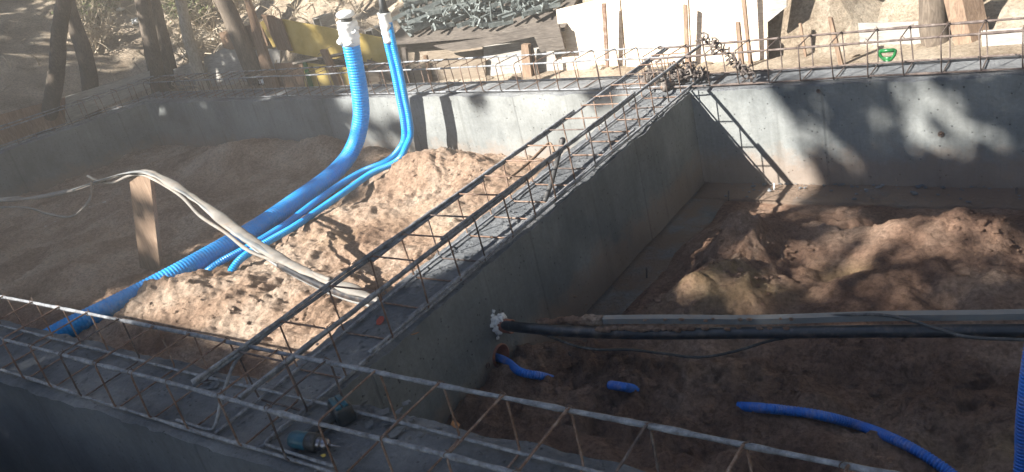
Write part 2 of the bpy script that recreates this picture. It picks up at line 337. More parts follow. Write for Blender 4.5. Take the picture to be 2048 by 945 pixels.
# ------------------------------------------------------------------ foundation walls
def wall(path,thick,ztop,zbot,label,side=1,name='foundation_wall',step=.03,seed=1,chip=1.,mt='wall'):
    """path = inner face line; thickness goes to `side` of it; one displaced mesh for the faces, one for the rough top"""
    P=np.array([(p[0],p[1],0.) for p in path]); Pr,t=resample(P,step); T=np.gradient(Pr,axis=0); T/=np.linalg.norm(T,axis=1)[:,None]
    Nn=np.stack([-T[:,1],T[:,0],0*T[:,0]],1)*side
    nt=14; nh=22
    prof=[(0,z) for z in np.linspace(zbot,ztop,nh)]+[(w,ztop) for w in np.linspace(0,thick,nt)[1:]]+[(thick,z) for z in np.linspace(ztop,zbot,nh)[1:]]
    prof=np.array(prof); m=len(prof); n=len(Pr)
    V=Pr[:,None,:]+Nn[:,None,:]*prof[None,:,0:1]; V[:,:,2]=prof[None,:,1]
    x,y,z=V[...,0],V[...,1],V[...,2]
    istop=(np.arange(m)>=nh-1)&(np.arange(m)<=nh+nt-2)
    edge=np.exp(-((prof[:,1]-ztop)/.02)**2)*np.maximum(np.exp(-(prof[:,0]/.015)**2),np.exp(-((prof[:,0]-thick)/.015)**2))
    V[...,2]+=np.where(istop,.006*fbm(x*9,y*9,0,4,seed)+.003*fbm(x*40,y*40,0,2,seed+1),0)-edge*chip*.018*np.clip(fbm(x*6,y*6,0,4,seed+2)+.25,0,1)
    dn=(.0035*fbm(x*2,y*2,z*2,3,seed+4)+edge*chip*.014*fbm(x*10,y*10,z*10,3,seed+6))*np.where(prof[None,:,0]<thick/2,1,-1)
    V+=Nn[:,None,:]*dn[...,None]
    idx=np.arange(n*m).reshape(n,m); q=np.stack([idx[:-1,:-1],idx[1:,:-1],idx[1:,1:],idx[:-1,1:]],-1)
    if side<0: q=q[...,::-1]
    me=D.meshes.new(name); fc=q.reshape(-1,4).tolist()
    fc+=[tuple(idx[0].tolist()),tuple(idx[-1].tolist()[::-1])]
    me.from_pydata(V.reshape(-1,3).tolist(),[],fc); me.update()
    me.materials.append(M[mt]); me.materials.append(M['walltop'])
    mi=np.zeros(len(me.polygons),np.int32); tf=np.tile(istop[:-1]&istop[1:],(n-1,1)).ravel(); mi[:len(tf)][tf]=1
    me.polygons.foreach_set('material_index',mi); me.polygons.foreach_set('use_smooth',[True]*len(me.polygons))
    o=D.objects.new(name,me); COL.objects.link(o); recenter(o)
    try: me.set_sharp_from_angle(angle=math.radians(50))
    except Exception: pass
    tag(o,label,'concrete wall','foundation walls'); return o
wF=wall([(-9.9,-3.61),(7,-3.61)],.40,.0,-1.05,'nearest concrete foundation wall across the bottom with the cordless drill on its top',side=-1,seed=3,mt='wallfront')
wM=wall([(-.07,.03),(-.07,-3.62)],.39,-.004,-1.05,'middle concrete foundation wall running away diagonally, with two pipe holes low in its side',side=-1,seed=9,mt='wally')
wB=wall([(-8.25,.723),(-.1,.0),(7,-.0)],.40,.001,-1.05,'long far concrete foundation wall crossing the picture, dappled by sun',side=1,seed=15)
w4d=np.array([-.51,-1.67]); w4d/=np.linalg.norm(w4d)
w4a=np.array([-7.85,.70])
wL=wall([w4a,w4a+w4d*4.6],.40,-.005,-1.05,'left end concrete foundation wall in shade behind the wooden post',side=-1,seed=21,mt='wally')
# holes through the middle wall
H1=np.array([-.07,-2.635,-.245]); H2=np.array([-.07,-2.70,-.385])
H1=at(996,650,0,-.07); H2=at(1000,712,0,-.07)
def cyl_obj(c,r,x0,x1):
    v,f=sweep([(x0,c[1],c[2]),(x1,c[1],c[2])],r,40,True); me=D.meshes.new('tmp'); me.from_pydata([tuple(map(float,a)) for a in v],[],f); me.update()
    b=bmesh.new(); b.from_mesh(me); bmesh.ops.recalc_face_normals(b,faces=b.faces); b.to_mesh(me); b.free()
    o=D.objects.new('tmp',me); COL.objects.link(o); return o
b=bmesh.new(); b.from_mesh(wM.data); bmesh.ops.recalc_face_normals(b,faces=b.faces); b.to_mesh(wM.data); b.free()
for c,r in ((H1,.036),(H2,.063)):
    k=cyl_obj(c,r,-.6,.3); md=wM.modifiers.new('b','BOOLEAN'); md.operation='DIFFERENCE'; md.solver='EXACT'; md.object=k
    dg=bpy.context.evaluated_depsgraph_get(); dg.update(); me=D.meshes.new_from_object(wM.evaluated_get(dg)); wM.modifiers.clear()
    if len(me.polygons)>1000: wM.data=me
    D.objects.remove(k)
def ring(c,r0,r1,x0,x1,n=40):
    v=[];f=[]
    for (x,r) in ((x0,r0),(x1,r0),(x1,r1),(x0,r1)):
        for k in range(n): a=2*math.pi*k/n; v.append((x,c[1]+r*math.cos(a),c[2]+r*math.sin(a)))
    for j in range(4):
        for k in range(n): f.append((j*n+k,j*n+(k+1)%n,((j+1)%4)*n+(k+1)%n,((j+1)%4)*n+k))
    return v,f
v,f=ring(H2,.0555,.0625,-.44,-.058); o=mk('pipe_sleeve',v,f,M['orange'],None,True); tag(o,'round rusty brown plastic sleeve lining the lower open hole in the middle wall','pipe sleeve','sleeves through the middle wall')
v,f=ring(H1,.0295,.0355,-.44,.015); slv=mk('pipe_sleeve',v,f,M['orange'],None,True); tag(slv,'orange brown sleeve smeared with white foam around the black pipe','pipe sleeve','sleeves through the middle wall')
# foam blob pieces
def blob(c,r,n=3,amp=.3,seed=1,sq=(1,1,1)):
    b=bmesh.new(); bmesh.ops.create_icosphere(b,subdivisions=n,radius=1); V=np.array([v.co[:] for v in b.verts]); Fc=[tuple(v.index for v in f.verts) for f in b.faces]; b.free()
    d=1+amp*fbm(V[:,0]*2+seed,V[:,1]*2,V[:,2]*2,3,seed); V=V*d[:,None]*r*np.array(sq)+np.array(c); return V,Fc
mb=MB()
for (dy,dz,dx,r) in [(.0,.036,.02,.018),(-.02,.03,.012,.018),(.02,.028,.015,.015),(.034,.005,.01,.014),(.03,-.02,.0,.012),(-.034,.0,.012,.013),(-.03,-.02,.02,.010),(-.028,.05,.0,.011),(-.024,.068,-.004,.008),(-.01,.083,.0,.007),(.01,.045,.028,.012),(-.045,.03,.0,.010),(-.03,-.055,.0,.008)]:
    V,Fc=blob(H1+np.array([dx,dy,dz]),r*1.35,3,.9,int(1000*r)+int(dy*999),(1,1,1)); mb.add(V,Fc)
mb.build('foam',M['foam'],slv,True)
# conduit stub boss beside the hole
# footings
def slab(x0,x1,y0,y1,z0,z1,parent,seed,mt='foot'):
    st=.05; nx=int((x1-x0)/st)+2; ny=int((y1-y0)/st)+2
    X,Yg=np.meshgrid(np.linspace(x0,x1,nx),np.linspace(y0,y1,ny)); Z=z1+.012*fbm(X*4,Yg*4,0,4,seed)
    ex=.03*fbm(X*3,Yg*3,0,3,seed+5); V=np.stack([X+ex*(X>x1-.1)*(x1-x0<1),Yg+ex*(Yg<y0+.1)*(y1-y0<1),Z],-1).reshape(-1,3)
    i=np.arange(nx*ny).reshape(ny,nx); Fq=np.stack([i[:-1,:-1],i[:-1,1:],i[1:,1:],i[1:,:-1]],-1).reshape(-1,4).tolist()
    rim=list(i[0])+list(i[1:,-1])+list(i[-1,::-1][1:])+list(i[::-1,0][1:-1]); n0=len(V)
    B=V[rim].copy(); B[:,2]=z0; V=np.vstack([V,B]); k=len(rim)
    Fq+=[(rim[a],n0+a,n0+(a+1)%k,rim[(a+1)%k]) for a in range(k)]
    return mk('footing',V,Fq,M[mt],parent,True)
slab(-.075,.20,-2.9,-.02,-1.1,-.70,wM,5)
slab(-.06,6.5,-.27,.05,-1.1,-.694,wB,6,'footfar')
for (par,a,b_,ax_,val,r_0) in ((wB,1637,182,1,0.,.011),(wB,1882,268,1,0.,.015),(wM,974,731,0,-.07,.013)):
    c_=at(a,b_,ax_,val); nn_=np.array([0,-1.,0]) if ax_==1 else np.array([1.,0,0])
    v,f=sweep([c_+nn_*.006+rotm(nn_,t_)@(np.array([0,0,1.])*r_0) for t_ in np.linspace(0,2*math.pi,17)],.0028,6,False); mb=MB().add(v,f); v,f=sweep([c_-nn_*.01,c_+nn_*.0055],r_0*.55,12); mb.add(v,f); mb.build('tie_hole_dark',M['wire'],par,True)  # ring with a dark disc in place of the open tie hole's shade
# ------------------------------------------------------------------ rebar cages
def wob(p,q,step,amp,seed):
    P,t=resample([p,q],step); k=np.arange(len(P))
    P[:,1]+=amp*fbm(t*1.1,seed*3.3,0,2,seed); P[:,2]+=amp*.6*fbm(t*1.4,seed*5.1,0,2,seed+9); P[:,0]+=amp*fbm(t*1.1,seed*9.3,0,2,seed+4); return P
def crust(P,r,seed,amt=.35):
    Pr,t=resample(P,.02); rr=r*(1+amt*np.clip(fbm(t*9,seed,0,3,seed),-.1,1)+.08*np.sin(t*2*math.pi/.018)*0); return Pr,rr
def cage(p0,p1,outn,width,height,label,pos,z0=.02,barr=.0065,str_r=.0042,matbar='bar',matstr='rust',extra=(),ties=True,ext=(0,0),hooks=(),bars_z=None,seed=1,lean=(0,0)):
    p0=np.array([*p0,0.]);p1=np.array([*p1,0.]); T=(p1-p0)/np.linalg.norm(p1-p0); o_=np.array([*outn,0.])
    root=empty('rebar_cage',p0+np.array([0,0,z0]),label,'rebar cage','rebar cages lying on the foundation walls')
    k=seed*100
    for w in (0,width):
        for z in (z0,height):
            a=p0-T*ext[0]+o_*w+[0,0,z]; b_=p1+T*ext[1]+o_*w+[0,0,z]; k+=1
            P=wob(a,b_,.08,.008,k); P,rr=crust(P,barr*(1.15 if z>z0 else .95),k,.55); v,f=sweep(P,rr,8); mk('longitudinal_bar',v,f,M[matbar],root,True)
    for (w,z,s0,s1,rad) in extra:
        a=p0+T*s0+o_*w+[0,0,z]; b_=p0+T*s1+o_*w+[0,0,z]; k+=1
        P=wob(a,b_,.08,.010,k); P,rr=crust(P,rad,k,.5); v,f=sweep(P,rr,8); mk('longitudinal_bar',v,f,M[matbar],root,True)
    L=np.linalg.norm(p1-p0)
    for i,s in enumerate(pos):
        c=p0+T*s; random.seed(seed*1000+i); le=lean[0]+random.gauss(0,.006); sk=random.gauss(0,.004)
        g=.004; w0,w1,za,zb=-g-.006,width+g+.006,z0-.008,height+.010; cr=.02
        q=[(w0,za+cr),(w0,zb-cr),(w0+cr*.3,zb-cr*.3),(w0+cr,zb),(w1-cr,zb),(w1-cr*.3,zb-cr*.3),(w1,zb-cr),(w1,za+cr),(w1-cr*.3,za+cr*.3),(w1-cr,za),(w0+cr,za),(w0+cr*.3,za+cr*.3),(w0,za+cr),(w0,za+cr*2)]
        P=[c+o_*w+np.array([0,0,z])+T*(le*(z-za)/height+sk*w/width) for w,z in q]
        # short hook inward where the loop closes
        v,f=sweep(np.array(P),str_r,6); mk('stirrup',v,f,M[matstr] if i%5 else M['darkbar'],root,True)
        if ties:
            for w in (0,width):
                if random.random()<.8:
                    cc=c+o_*w+[0,0,height+.004]; n=10
                    loop=[cc+(.011+.002*random.random())*(math.cos(a)*T*.8+math.sin(a)*np.array([0,0,1])+math.cos(a)*o_*.7) for a in np.linspace(0,2*math.pi*1.1,n)]
                    loop.append(cc+[random.gauss(0,.008),random.gauss(0,.008),.022]); v,f=sweep(loop,.0016,5); mk('tie_wire',v,f,M['wire'],root,True)
    return root
# front wall cage: stirrup places read off the photograph
posF=[(x+9.0) for x in [-8.1,-7.83,-7.56,-7.29,-7.02,-6.75,-6.48,-6.21,-5.94,-5.67,-5.4,-5.13,-4.86,-4.59,-4.32,-4.05,-3.78,-3.5,-3.24,-2.98,-2.7,-2.42,-2.12,-1.83,-1.57,-1.30,-1.02,-.76,-.50,-.18,.08,.34,.62,.87,1.11,1.37,1.64,1.88,2.12,2.38]]
cF=cage((-9.,-3.965),(2.9,-3.965),(0,1),.285,.235,'nearest cage of dusty rebar on the front wall, running across the bottom',posF,barr=.0070,seed=1)
posM=[3.95+y for y in [-3.72,-3.50,-3.21,-2.96,-2.71,-2.51,-2.26,-2.04,-1.83,-1.61,-1.37,-1.16,-.94,-.77,-.55,-.32,-.12,.1]]
cM=cage((-.095,-3.95),(-.095,.32),(-1,0),.275,.235,'rebar cage along the middle diagonal wall with doubled crusted top bars',posM,extra=[(.012,.222,.0,2.3,.008),(-.002,.250,1.2,3.2,.0065),(.275,.252,.0,2.9,.008),(.262,.232,1.0,1.9,.0085),(.004,.224,2.7,4.3,.006),(.262,.222,3.2,4.3,.010),(-.01,.03,.6,4.2,.007),(.035,.01,.9,3.2,.0065)],barr=.0072,seed=2,z0=.012)
dB=np.array([8.0-.0,0]); 
p0=np.array([-7.9,.72+.045]);p1=np.array([-.1,.05]); TT=(p1-p0)/np.linalg.norm(p1-p0); oo=(-TT[1],TT[0])
cB=cage(p0,p1,oo,.27,.235,'long rebar cage on the left part of the far wall behind the blue pipes',[.1+.2*i for i in range(39)],matbar='bar',matstr='rust',ties=False,seed=3,ext=(0,.0))
cB2=cage((-.06,.048),(5.6,.048),(0,1),.27,.235,'dark bare rebar cage on the right part of the far wall beside the green spade',[.12+.205*i for i in range(26)],matbar='darkbar',matstr='darkbar',ties=True,seed=4,ext=(.35,0))
a0=w4a-w4d*.3; nl=np.array([w4d[1],-w4d[0]]); nl=nl if nl[0]<0 else -nl
p0=a0+nl*.05; cL=cage(p0,p0+w4d*4.2,nl,.27,.235,'rebar cage on the shaded left end wall before the leaning trunks',[.15+.21*i for i in range(20)],ties=False,seed=5)
# bent L bars at the corner of front and middle cages
def bar(name,pts,r,mat,label,cat,group=None,step=.01):
    P=spline(pts,step); v,f=sweep(P,r,8); o=mk(name,v,f,M[mat],None,True); return tag(o,label,cat,group)
bar('corner_bar',[(-.37,-3.62,.225),(-.37,-3.75,.215),(-.375,-3.86,.12),(-.39,-3.925,.03),(-.43,-3.945,.02),(-.62,-3.945,.02)],.0068,'bar','bent corner rebar dipping to the wall top left of the drill','rebar')
bar('corner_bar',[(-.085,-3.3,.02),(-.09,-3.6,.02),(-.1,-3.88,.02),(-.085,-3.925,.02),(-.04,-3.935,.02),(.28,-3.94,.02)],.0068,'bar','bent corner rebar lying flat beneath the drill','rebar')
# ------------------------------------------------------------------ pipes
def corrugated(name,pts,r,pitch,mat,label,cat='pipe',group=None,n=24,depth=.038):
    P=spline(pts,.02); P,t=resample(P,pitch/4); ph=np.arange(len(P))%4
    rr=r*np.where((ph==0)|(ph==1),1,1-depth); v,f=sweep(P,rr,n); o=mk(name,v,f,M[mat],None,False)
    return tag(o,label,cat,group),P
yv=-.15
big=[at(695,52,1,yv),at(704,100,1,yv),at(712,140,1,yv),at(720,190,1,yv),at(722,235,1,yv-.01),at(712,283,1,yv-.08),at(690,323,1,yv-.22)]
big+=[at(655,357,2,-.40),at(600,397,2,-.43),at(520,452,2,-.44),at(430,505,2,-.45),at(330,560,2,-.46),at(220,616,2,-.48),at(130,660,2,-.50),at(60,700,2,-.56)]
oBig,PB=corrugated('corrugated_pipe',big,.075,.0245,'blue','thick blue corrugated pipe rising from the sand with white taped top','pipe','blue conduits in the left pit')
top=PB[0]; up=(PB[0]-PB[20]); up/=np.linalg.norm(up)
# white tape and neck
def tapewrap(c,d,L,r,seed):
    P=[c+d*(L*k/14) for k in range(15)]; v,f=sweep(P,[r*(1+.12*fbm(k*.7,seed,0,2,seed)) for k in range(15)],20)
    V=np.array(v); V+=.010*np.stack([fbm(V[:,0]*22,V[:,1]*22,V[:,2]*22,2,seed+i) for i in range(3)],1); return V,f
V,f=tapewrap(top-up*.16,up,.20,.086,5); mb=MB().add(V,f)
for i in range(9):
    a=random.random()*6.28; c=top-up*(.02+.14*random.random())+np.array([math.cos(a),math.sin(a),0])*.085
    V,f=blob(c,.025,2,.9,i+3,(1,1,.9)); mb.add(V,f)
mb.build('tape',M['white'],oBig,True)
v,f=sweep([top+up*.03,top+up*.08],.050,16); mk('neck',v,f,M['rubber'],oBig,True)
P=[top+up*(.075+.01*k) for k in range(6)]; v,f=sweep(P,[.06,.078,.08,.078,.07,.05],20); V=np.array(v); V+=.006*np.stack([fbm(V[:,0]*25,V[:,1]*25,V[:,2]*25,2,i) for i in range(3)],1); mk('cap',V,f,M['white'],oBig,True)
ys=-.10
def small(dx,pts_low,z,label,topk=0):
    u=[(772,45+topk),(781,90),(793,140),(803,190),(812,235),(815,268)]
    P=[at(a+dx,b_,1,ys+.0) for a,b_ in u]
    P+=[at(808+dx*.8,292,1,ys-.08)]
    P+=[at(a,b_,2,zz) for (a,b_),zz in zip(pts_low,z)]
    return corrugated('conduit',P,.029,.017,'bluesm',label,'conduit','blue conduits in the left pit',14,.11)
oS1,PS1=small(-6,[(775,322),(728,342),(680,370),(630,405),(570,450),(500,493),(440,525),(402,553)],[-.40,-.42,-.43,-.44,-.45,-.46,-.47,-.53],'left one of two thin blue conduits, ending farther left in the sand')
oS2,PS2=small(6,[(795,322),(745,346),(700,377),(650,412),(590,453),(520,493),(478,522),(452,560)],[-.38,-.40,-.42,-.44,-.45,-.46,-.47,-.55],'right one of two thin blue conduits, bending down beside the heap')
tp=(PS1[0]+PS2[0])/2; u2=PS1[0]-PS1[30]; u2/=np.linalg.norm(u2)
V,f=tapewrap(tp-u2*.16,u2,.24,.052,8); mk('tape',V,f,M['white'],oS1,True)
v,f=sweep([tp+u2*.07,tp+u2*.13,tp+u2*.3],[.045,.032,.022],12); mk('cable_end',v,f,M['rubber'],oS1,True)
# right pit blue pipes
def osand(a,b_,dz=0.,side=hR):
    z_=-.5
    st=random.getstate(); 
    for _ in range(5): q_=at(a,b_,2,z_); random.seed(4); z_=float(side(np.array([q_[0]]),np.array([q_[1]]))[0])+dz
    random.setstate(st); return at(a,b_,2,z_)
corrugated('corrugated_pipe',[H2+[-.3,.0,.02],H2+[-.0,.0,-.018],at(1040,744,2,-.42),at(1080,752,2,-.45),osand(1115,762,-.035),osand(1160,767,-.05),osand(1200,768,-.04),osand(1225,771,-.005),osand(1245,774,.002),osand(1262,777,-.016),osand(1285,782,-.07)],.0205,.013,'bluedark','deep blue corrugated pipe coming out of the round hole in the middle wall','pipe','blue pipes in the right pit',16,.13)
zr=-.50
corrugated('corrugated_pipe',[osand(1450,811,-.06),osand(1492,814,.012),osand(1530,817,.035),osand(1570,821,.035),osand(1640,831,.034),osand(1720,852,.032),osand(1790,880,.028),osand(1850,912,.018),osand(1905,950,.018),osand(1980,1010,.01)],.0215,.013,'bluedark','blue corrugated pipe snaking over the brown sand at the lower right','pipe','blue pipes in the right pit',16,.13)
q=at(2041,860,2,-.35)
corrugated('corrugated_pipe',[q+[.0,-.2,-.22],at(2044,930,2,-.40),at(2047,850,2,-.25),at(2058,740,2,-.05),at(2075,640,2,.12)],.024,.013,'bluedark','blue corrugated pipe standing up at the lower right edge','pipe','blue pipes in the right pit',16,.13)
# black pipe on the right with channel, dirt, cable
bp=[H1+[-.3,-.02,.012],H1+[.0,0,0],at(1060,657,2,-.262),at(1150,664,2,-.27),at(1300,668,2,-.275),at(1500,666,2,-.27),at(1750,663,2,-.25),at(2048,662,2,-.235),at(2300,660,2,-.22)]
bp.append(bp[-1]+(bp[-1]-bp[-2])*5)
P,t=resample(spline(bp,.03),.02); v,f=sweep(P,.0255,20); oBP=mk('water_pipe',v,f,M['black'],None,True); tag(oBP,'black plastic water pipe crossing the right pit from the foamed sleeve','pipe')
def chan(P,w,h,mat,name,par=None,seed=0):
    v=[];n=len(P)
    for i,p in enumerate(P):
        T=P[min(i+1,n-1)]-P[max(i-1,0)]; T/=np.linalg.norm(T); s=np.cross(T,[0,0,1]); s/=np.linalg.norm(s)
        for a,b_ in ((-1,0),(-1,1),(1,1),(1,0),(.8,0),(.8,.85),(-.8,.85),(-.8,0)): v.append(p+s*a*w/2+np.array([0,0,b_*h]))
    f=[(i*8+k,i*8+(k+1)%8,(i+1)*8+(k+1)%8,(i+1)*8+k) for i in range(n-1) for k in range(8)]
    return mk(name,v,f,M[mat],par)
cp=[at(1208,645,2,-.235),at(1300,645,2,-.237),at(1500,644,2,-.236),at(1750,640,2,-.220),at(2048,634,2,-.2),at(2300,630,2,-.19)]
cp.append(cp[-1]+(cp[-1]-cp[-2])*5)
P,t=resample(spline(cp,.05),.05); P[:,2]+=.003*np.sin(t*7); oC=chan(P,.034,.026,'greywrap','cable_channel'); tag(oC,'flat grey channel lying on top of the black water pipe','cable channel')
# soil crusts on the pipe
def soil(pxs,z,r,label,seed,mat='sandR'):
    mb=MB()
    for i,(a,b_) in enumerate(pxs):
        c=at(a,b_,2,z); V,Fc=blob(c,r*random.uniform(.7,1.2),3,.55,seed+i,(1.5,1.0,.75)); mb.add(V,Fc)
    o=mb.build('soil_clod',M[mat],None,True); return tag(o,label,'soil',None,'stuff' if 'scattered' in label else None)
random.seed(12)
soil([(1085+12*i,645-.06*12*i+random.uniform(-2,3)) for i in range(10)],-.243,.022,'brown soil crust on the black pipe near the sleeve',40)
soil([(1175+9*i,640+random.uniform(-2,3)) for i in range(4)],-.232,.026,'pale yellow sand lump on the pipe beside the grey channel',60,'sandL')
soil([(1200+14*i,658+random.uniform(-2,2)) for i in range(14)],-.245,.015,'thin line of brown soil between channel and black pipe',80)
random.seed(14)
soil([(1420+31*i+random.uniform(-12,12),656+random.uniform(-2,3)) for i in range(20)],-.243,.009,'scattered soil crumbs along the right part of the black pipe',120)
soil([(1290+37*i+random.uniform(-14,14),641+random.uniform(-1,2)-.012*37*i) for i in range(18)],-.212,.007,'scattered soil crumbs on top of the grey channel',150)
# cables right pit
bar('cable',[at(1640,634,2,-.215),at(1700,630,2,-.19),at(1760,630,2,-.18),at(1820,641,2,-.185),at(1880,660,2,-.20),at(1940,675,2,-.21),at(2048,680,2,-.22),at(2200,684,2,-.22),at(2300,675,2,-.22),at(2300,675,2,-.22)+(bp[-1]-bp[-2])],.0065,'blackdusty','black cable looping over the grey channel at the right','cable','cables by the black pipe')
bar('cable',[at(1060,660,2,-.27),at(1100,674,2,-.30),at(1150,692,2,-.34),at(1200,700,2,-.36),at(1260,700,2,-.36),at(1330,708,2,-.38),at(1400,715,2,-.39),at(1470,703,2,-.36),at(1540,682,2,-.31),at(1600,672,2,-.27)],.0062,'blackdusty','thin dark cable hanging in a sag below the black pipe','cable','cables by the black pipe')
# ------------------------------------------------------------------ left pit: post and hose
pb=np.array([-3.60,-2.15,-.62]); 
y0=at(288,400,0,-3.60)[1]
pt=[at(258,357,1,-2.18),at(299,350,1,-2.18),at(316,565,1,-2.18),at(277,570,1,-2.18)]
for q_ in pt[2:]: q_[2]-=.1
mb=MB(); mb.prism(pt,(-.02,.045,0)); o=mb.build('wooden_post',M['stake'],None); tag(o,'upright brown wooden post propping the grey hose','post')
def hose(pts,r,mat,name,label,cat,flat=(1,1),lump=.15,seed=1,n=12):
    P,t=resample(spline(pts,.03),.015); rr=r*(1+lump*fbm(t*4,seed,0,3,seed)); v,f=sweep(P,rr,n,True,flat); V=np.array(v); o=mk(name,V,f,M[mat],None,True)
    return tag(o,label,cat,'hoses and cables over the wooden post')
zt=pt[0][2]
hp=[at(-150,410,1,-2.4),at(0,400,1,-2.35),at(60,397,1,-2.32),at(150,380,1,-2.28),at(215,358,1,-2.22),at(262,346,1,-2.19),at(300,346,1,-2.19),at(350,372,1,-2.22),at(410,412,1,-2.28),at(480,466,1,-2.36),at(560,517,1,-2.45),at(640,556,1,-2.53),at(700,578,1,-2.58),at(760,602,1,-2.62)]
hose(hp,.022,'greyhose','hose','thick pale dusty hose draped over the wooden post and running to the middle wall','hose',(1.35,.6),.7,3)
hose([h+np.array([0,-.02,.010]) for h in hp[3:11]],.010,'greywrap','wrapping','crinkled grey wrapping strip lying along the thick hose over the post','wrapping',(1.6,.5),.9,14)
hose([h+np.array([0,.0,.0]) for h in [at(560,530,1,-2.44),at(640,570,1,-2.53),at(700,592,1,-2.58),at(765,606,1,-2.62)]],.024,'black','hose','black lower end of hose entering beneath the middle cage','hose',(1,1),.05,8)
hose([at(175,352,1,-2.25),at(195,362,1,-2.24),at(225,366,1,-2.22),at(258,352,1,-2.2),at(285,350,1,-2.17),at(320,366,1,-2.2),at(365,395,1,-2.26),at(400,432,1,-2.3),at(450,465,1,-2.34),at(500,503,1,-2.42),at(560,525,1,-2.46),at(620,545,1,-2.50),at(660,560,1,-2.55)],.0125,'greyhose','cable','thin pale cable curling over the post beneath the thick hose','cable',(1,.8),.2,4)
hose([at(480,470,1,-2.35),at(510,500,1,-2.4),at(560,535,1,-2.43),at(630,573,1,-2.5),at(690,598,1,-2.55),at(740,612,1,-2.6)],.010,'greywrap','cable','thin grey cable hanging below the thick hose near the blue conduits','cable',(1,1),.1,5)
hose([at(183,362,1,-2.3),at(182,392,1,-2.33),at(168,415,1,-2.35),at(140,434,1,-2.36),at(95,428,1,-2.36),at(45,415,1,-2.36),at(-60,417,1,-2.4)],.009,'greyhose','cable','thin pale cord sagging left of the wooden post in shade','cable',(1,1),.1,6)
# white strip on the left wall foot
P=[at(72,462,2,-.585),at(120,440,2,-.58),at(160,422,2,-.58),at(212,404,2,-.58)]
v,f=sweep(spline(P,.05),.016,6,True,(1,.3)); tag(mk('foam_strip',v,f,M['white'],None,True),'thin white strip lying along the foot of the left end wall','strip')
# ------------------------------------------------------------------ loose bars and rods on the middle wall
bar('bent_rod',[at(1018,357,0,-.30),at(1060,323,0,-.30),at(1092,292,0,-.30),at(1098,288,0,-.30),at(1103,291,0,-.28),at(1112,318,0,-.24)],.009,'stake','yellowish bent rod sticking through the middle cage','rod',step=.005)
P=spline([at(1125,282,0,-.20),at(1115,320,0,-.16),at(1104,362,0,-.13),at(1090,402,0,-.12)],.01); v,f=sweep(P,.013,12)
o=mk('rubber_tube',v,f,M['blackdusty'],None,True); tag(o,'short dark dusty tube leaning in the middle cage beside the bent rod','tube')
v,f=sweep([P[0]-(P[4]-P[0])*.3,P[0]+(P[4]-P[0])*.3],.017,12); mk('end_collar',v,f,M['black'],o,True)
# steel pins in footings
for a,b_,a2,b2,z,lab in [(1291,555,1293,536,-.70,'short dark steel pin standing in the footing strip midway along the middle wall'),(1456,400,1457,382,-.70,'short dark steel pin near the far corner of the right pit'),(1547,380,1548,367,-.70,'short pale steel pin by the foot of the sunlit wall triangle'),(2033,390,2033,376,-.70,'short dark steel pin at the right edge by the far wall'),(1141,720,1138,704,-.6,'short dark steel pin in sand under the sagging cable'),(970,377,966,362,-.5,'thin steel pin in sunlit sand behind the middle cage')]:
    p=at(a,b_,2,z); q_=at(a2,b2,1,p[1]); v,f=sweep([p-[0,0,.06],q_],.006,8); tag(mk('steel_pin',v,f,M['white' if 'pale' in lab else 'darkbar'],None,True),lab,'steel pin','pins in the footings')
# ------------------------------------------------------------------ clamps
def clampA(name):   # C shaped formwork clamp: flat bar with two jaws and a wedge
    mb=MB(); mb.box((0,0,.012),(.20,.022,.010)); mb.box((-.085,0,.04),(.014,.024,.06)); mb.box((.03,0,.04),(.014,.024,.055)); mb.box((-.07,0,.068),(.045,.024,.010)); mb.box((.045,0,.064),(.04,.03,.012))
    mb.tube([(.045,0,.02),(.045,0,.09)],.007,8); return mb
def clampB(name):   # hollow square tube piece
    mb=MB(); s=.019; L=.11
    for sx,sy,wx,wy in ((-1,0,.004,.038),(1,0,.004,.038),(0,-1,.030,.004),(0,1,.030,.004)): mb.box((0,sx*.017,.019+sy*.017),(L*2,wx,wy) )
    return mb
def clampC(name):   # wing coupler
    mb=MB(); P=[(.04*math.cos(a),.0,.045+.04*math.sin(a)) for a in np.linspace(-2.6,2.2,14)]; mb.tube(P,.008,6); mb.tube([(.0,-.05,.04),(0,.05,.04)],.008,8); mb.box((0,.045,.04),(.05,.012,.02)); mb.box((0,-.045,.04),(.02,.014,.05)); mb.tube([(-.03,0,.01),(-.09,0,.005)],.007,6); return mb
protos={}
def place_clamps(kind,mat,spots,label,group,scl=1.):
    fn={'A':clampA,'B':clampB,'C':clampC}[kind]; key=(kind,mat)
    for (p,rot) in spots:
        if key not in protos:
            mb=fn(''); me=D.meshes.new('formwork_clamp'); me.from_pydata([tuple(map(float,a)) for a in mb.v],[],mb.f); me.update(); me.materials.append(M[mat]); protos[key]=me
        o=D.objects.new('formwork_clamp' if kind!='B' else 'steel_tube_offcut',protos[key]); COL.objects.link(o); o.location=[float(a) for a in p]; o.rotation_euler=rot; o.scale=(scl,)*3
        tag(o,label,'clamp' if kind!='B' else 'steel tube',group)
# shelf board under the clamps
s0=at(782,84,1,1.14); s1=at(1112,56,1,1.14)
random.seed(21)
yb=1.12
shelf=empty('board_platform',(s0+s1)/2,'weathered board platform carrying the heap of grey clamps','platform')
zA,zB=s0[2],s1[2]
def zsh(x): return zA+(zB-zA)*(x-s0[0])/(s1[0]-s0[0])
for i in range(4):
    xa=s0[0]-.05+.03*i; xb=s1[0]+.1-.06*i; ya=yb+.27*i
    poly=[(xa,ya,zsh(xa)-.005*i+.10*i),(xb,ya,zsh(xb)+.10*i),(xb-.02,ya+.26,zsh(xb)+.10*(i+1)-.01),(xa+.02,ya+.26,zsh(xa)+.10*(i+1)-.01)]
    MB().prism([np.array(p) for p in poly],(0,0,-.03)).build('board',M['darkwood'],shelf)
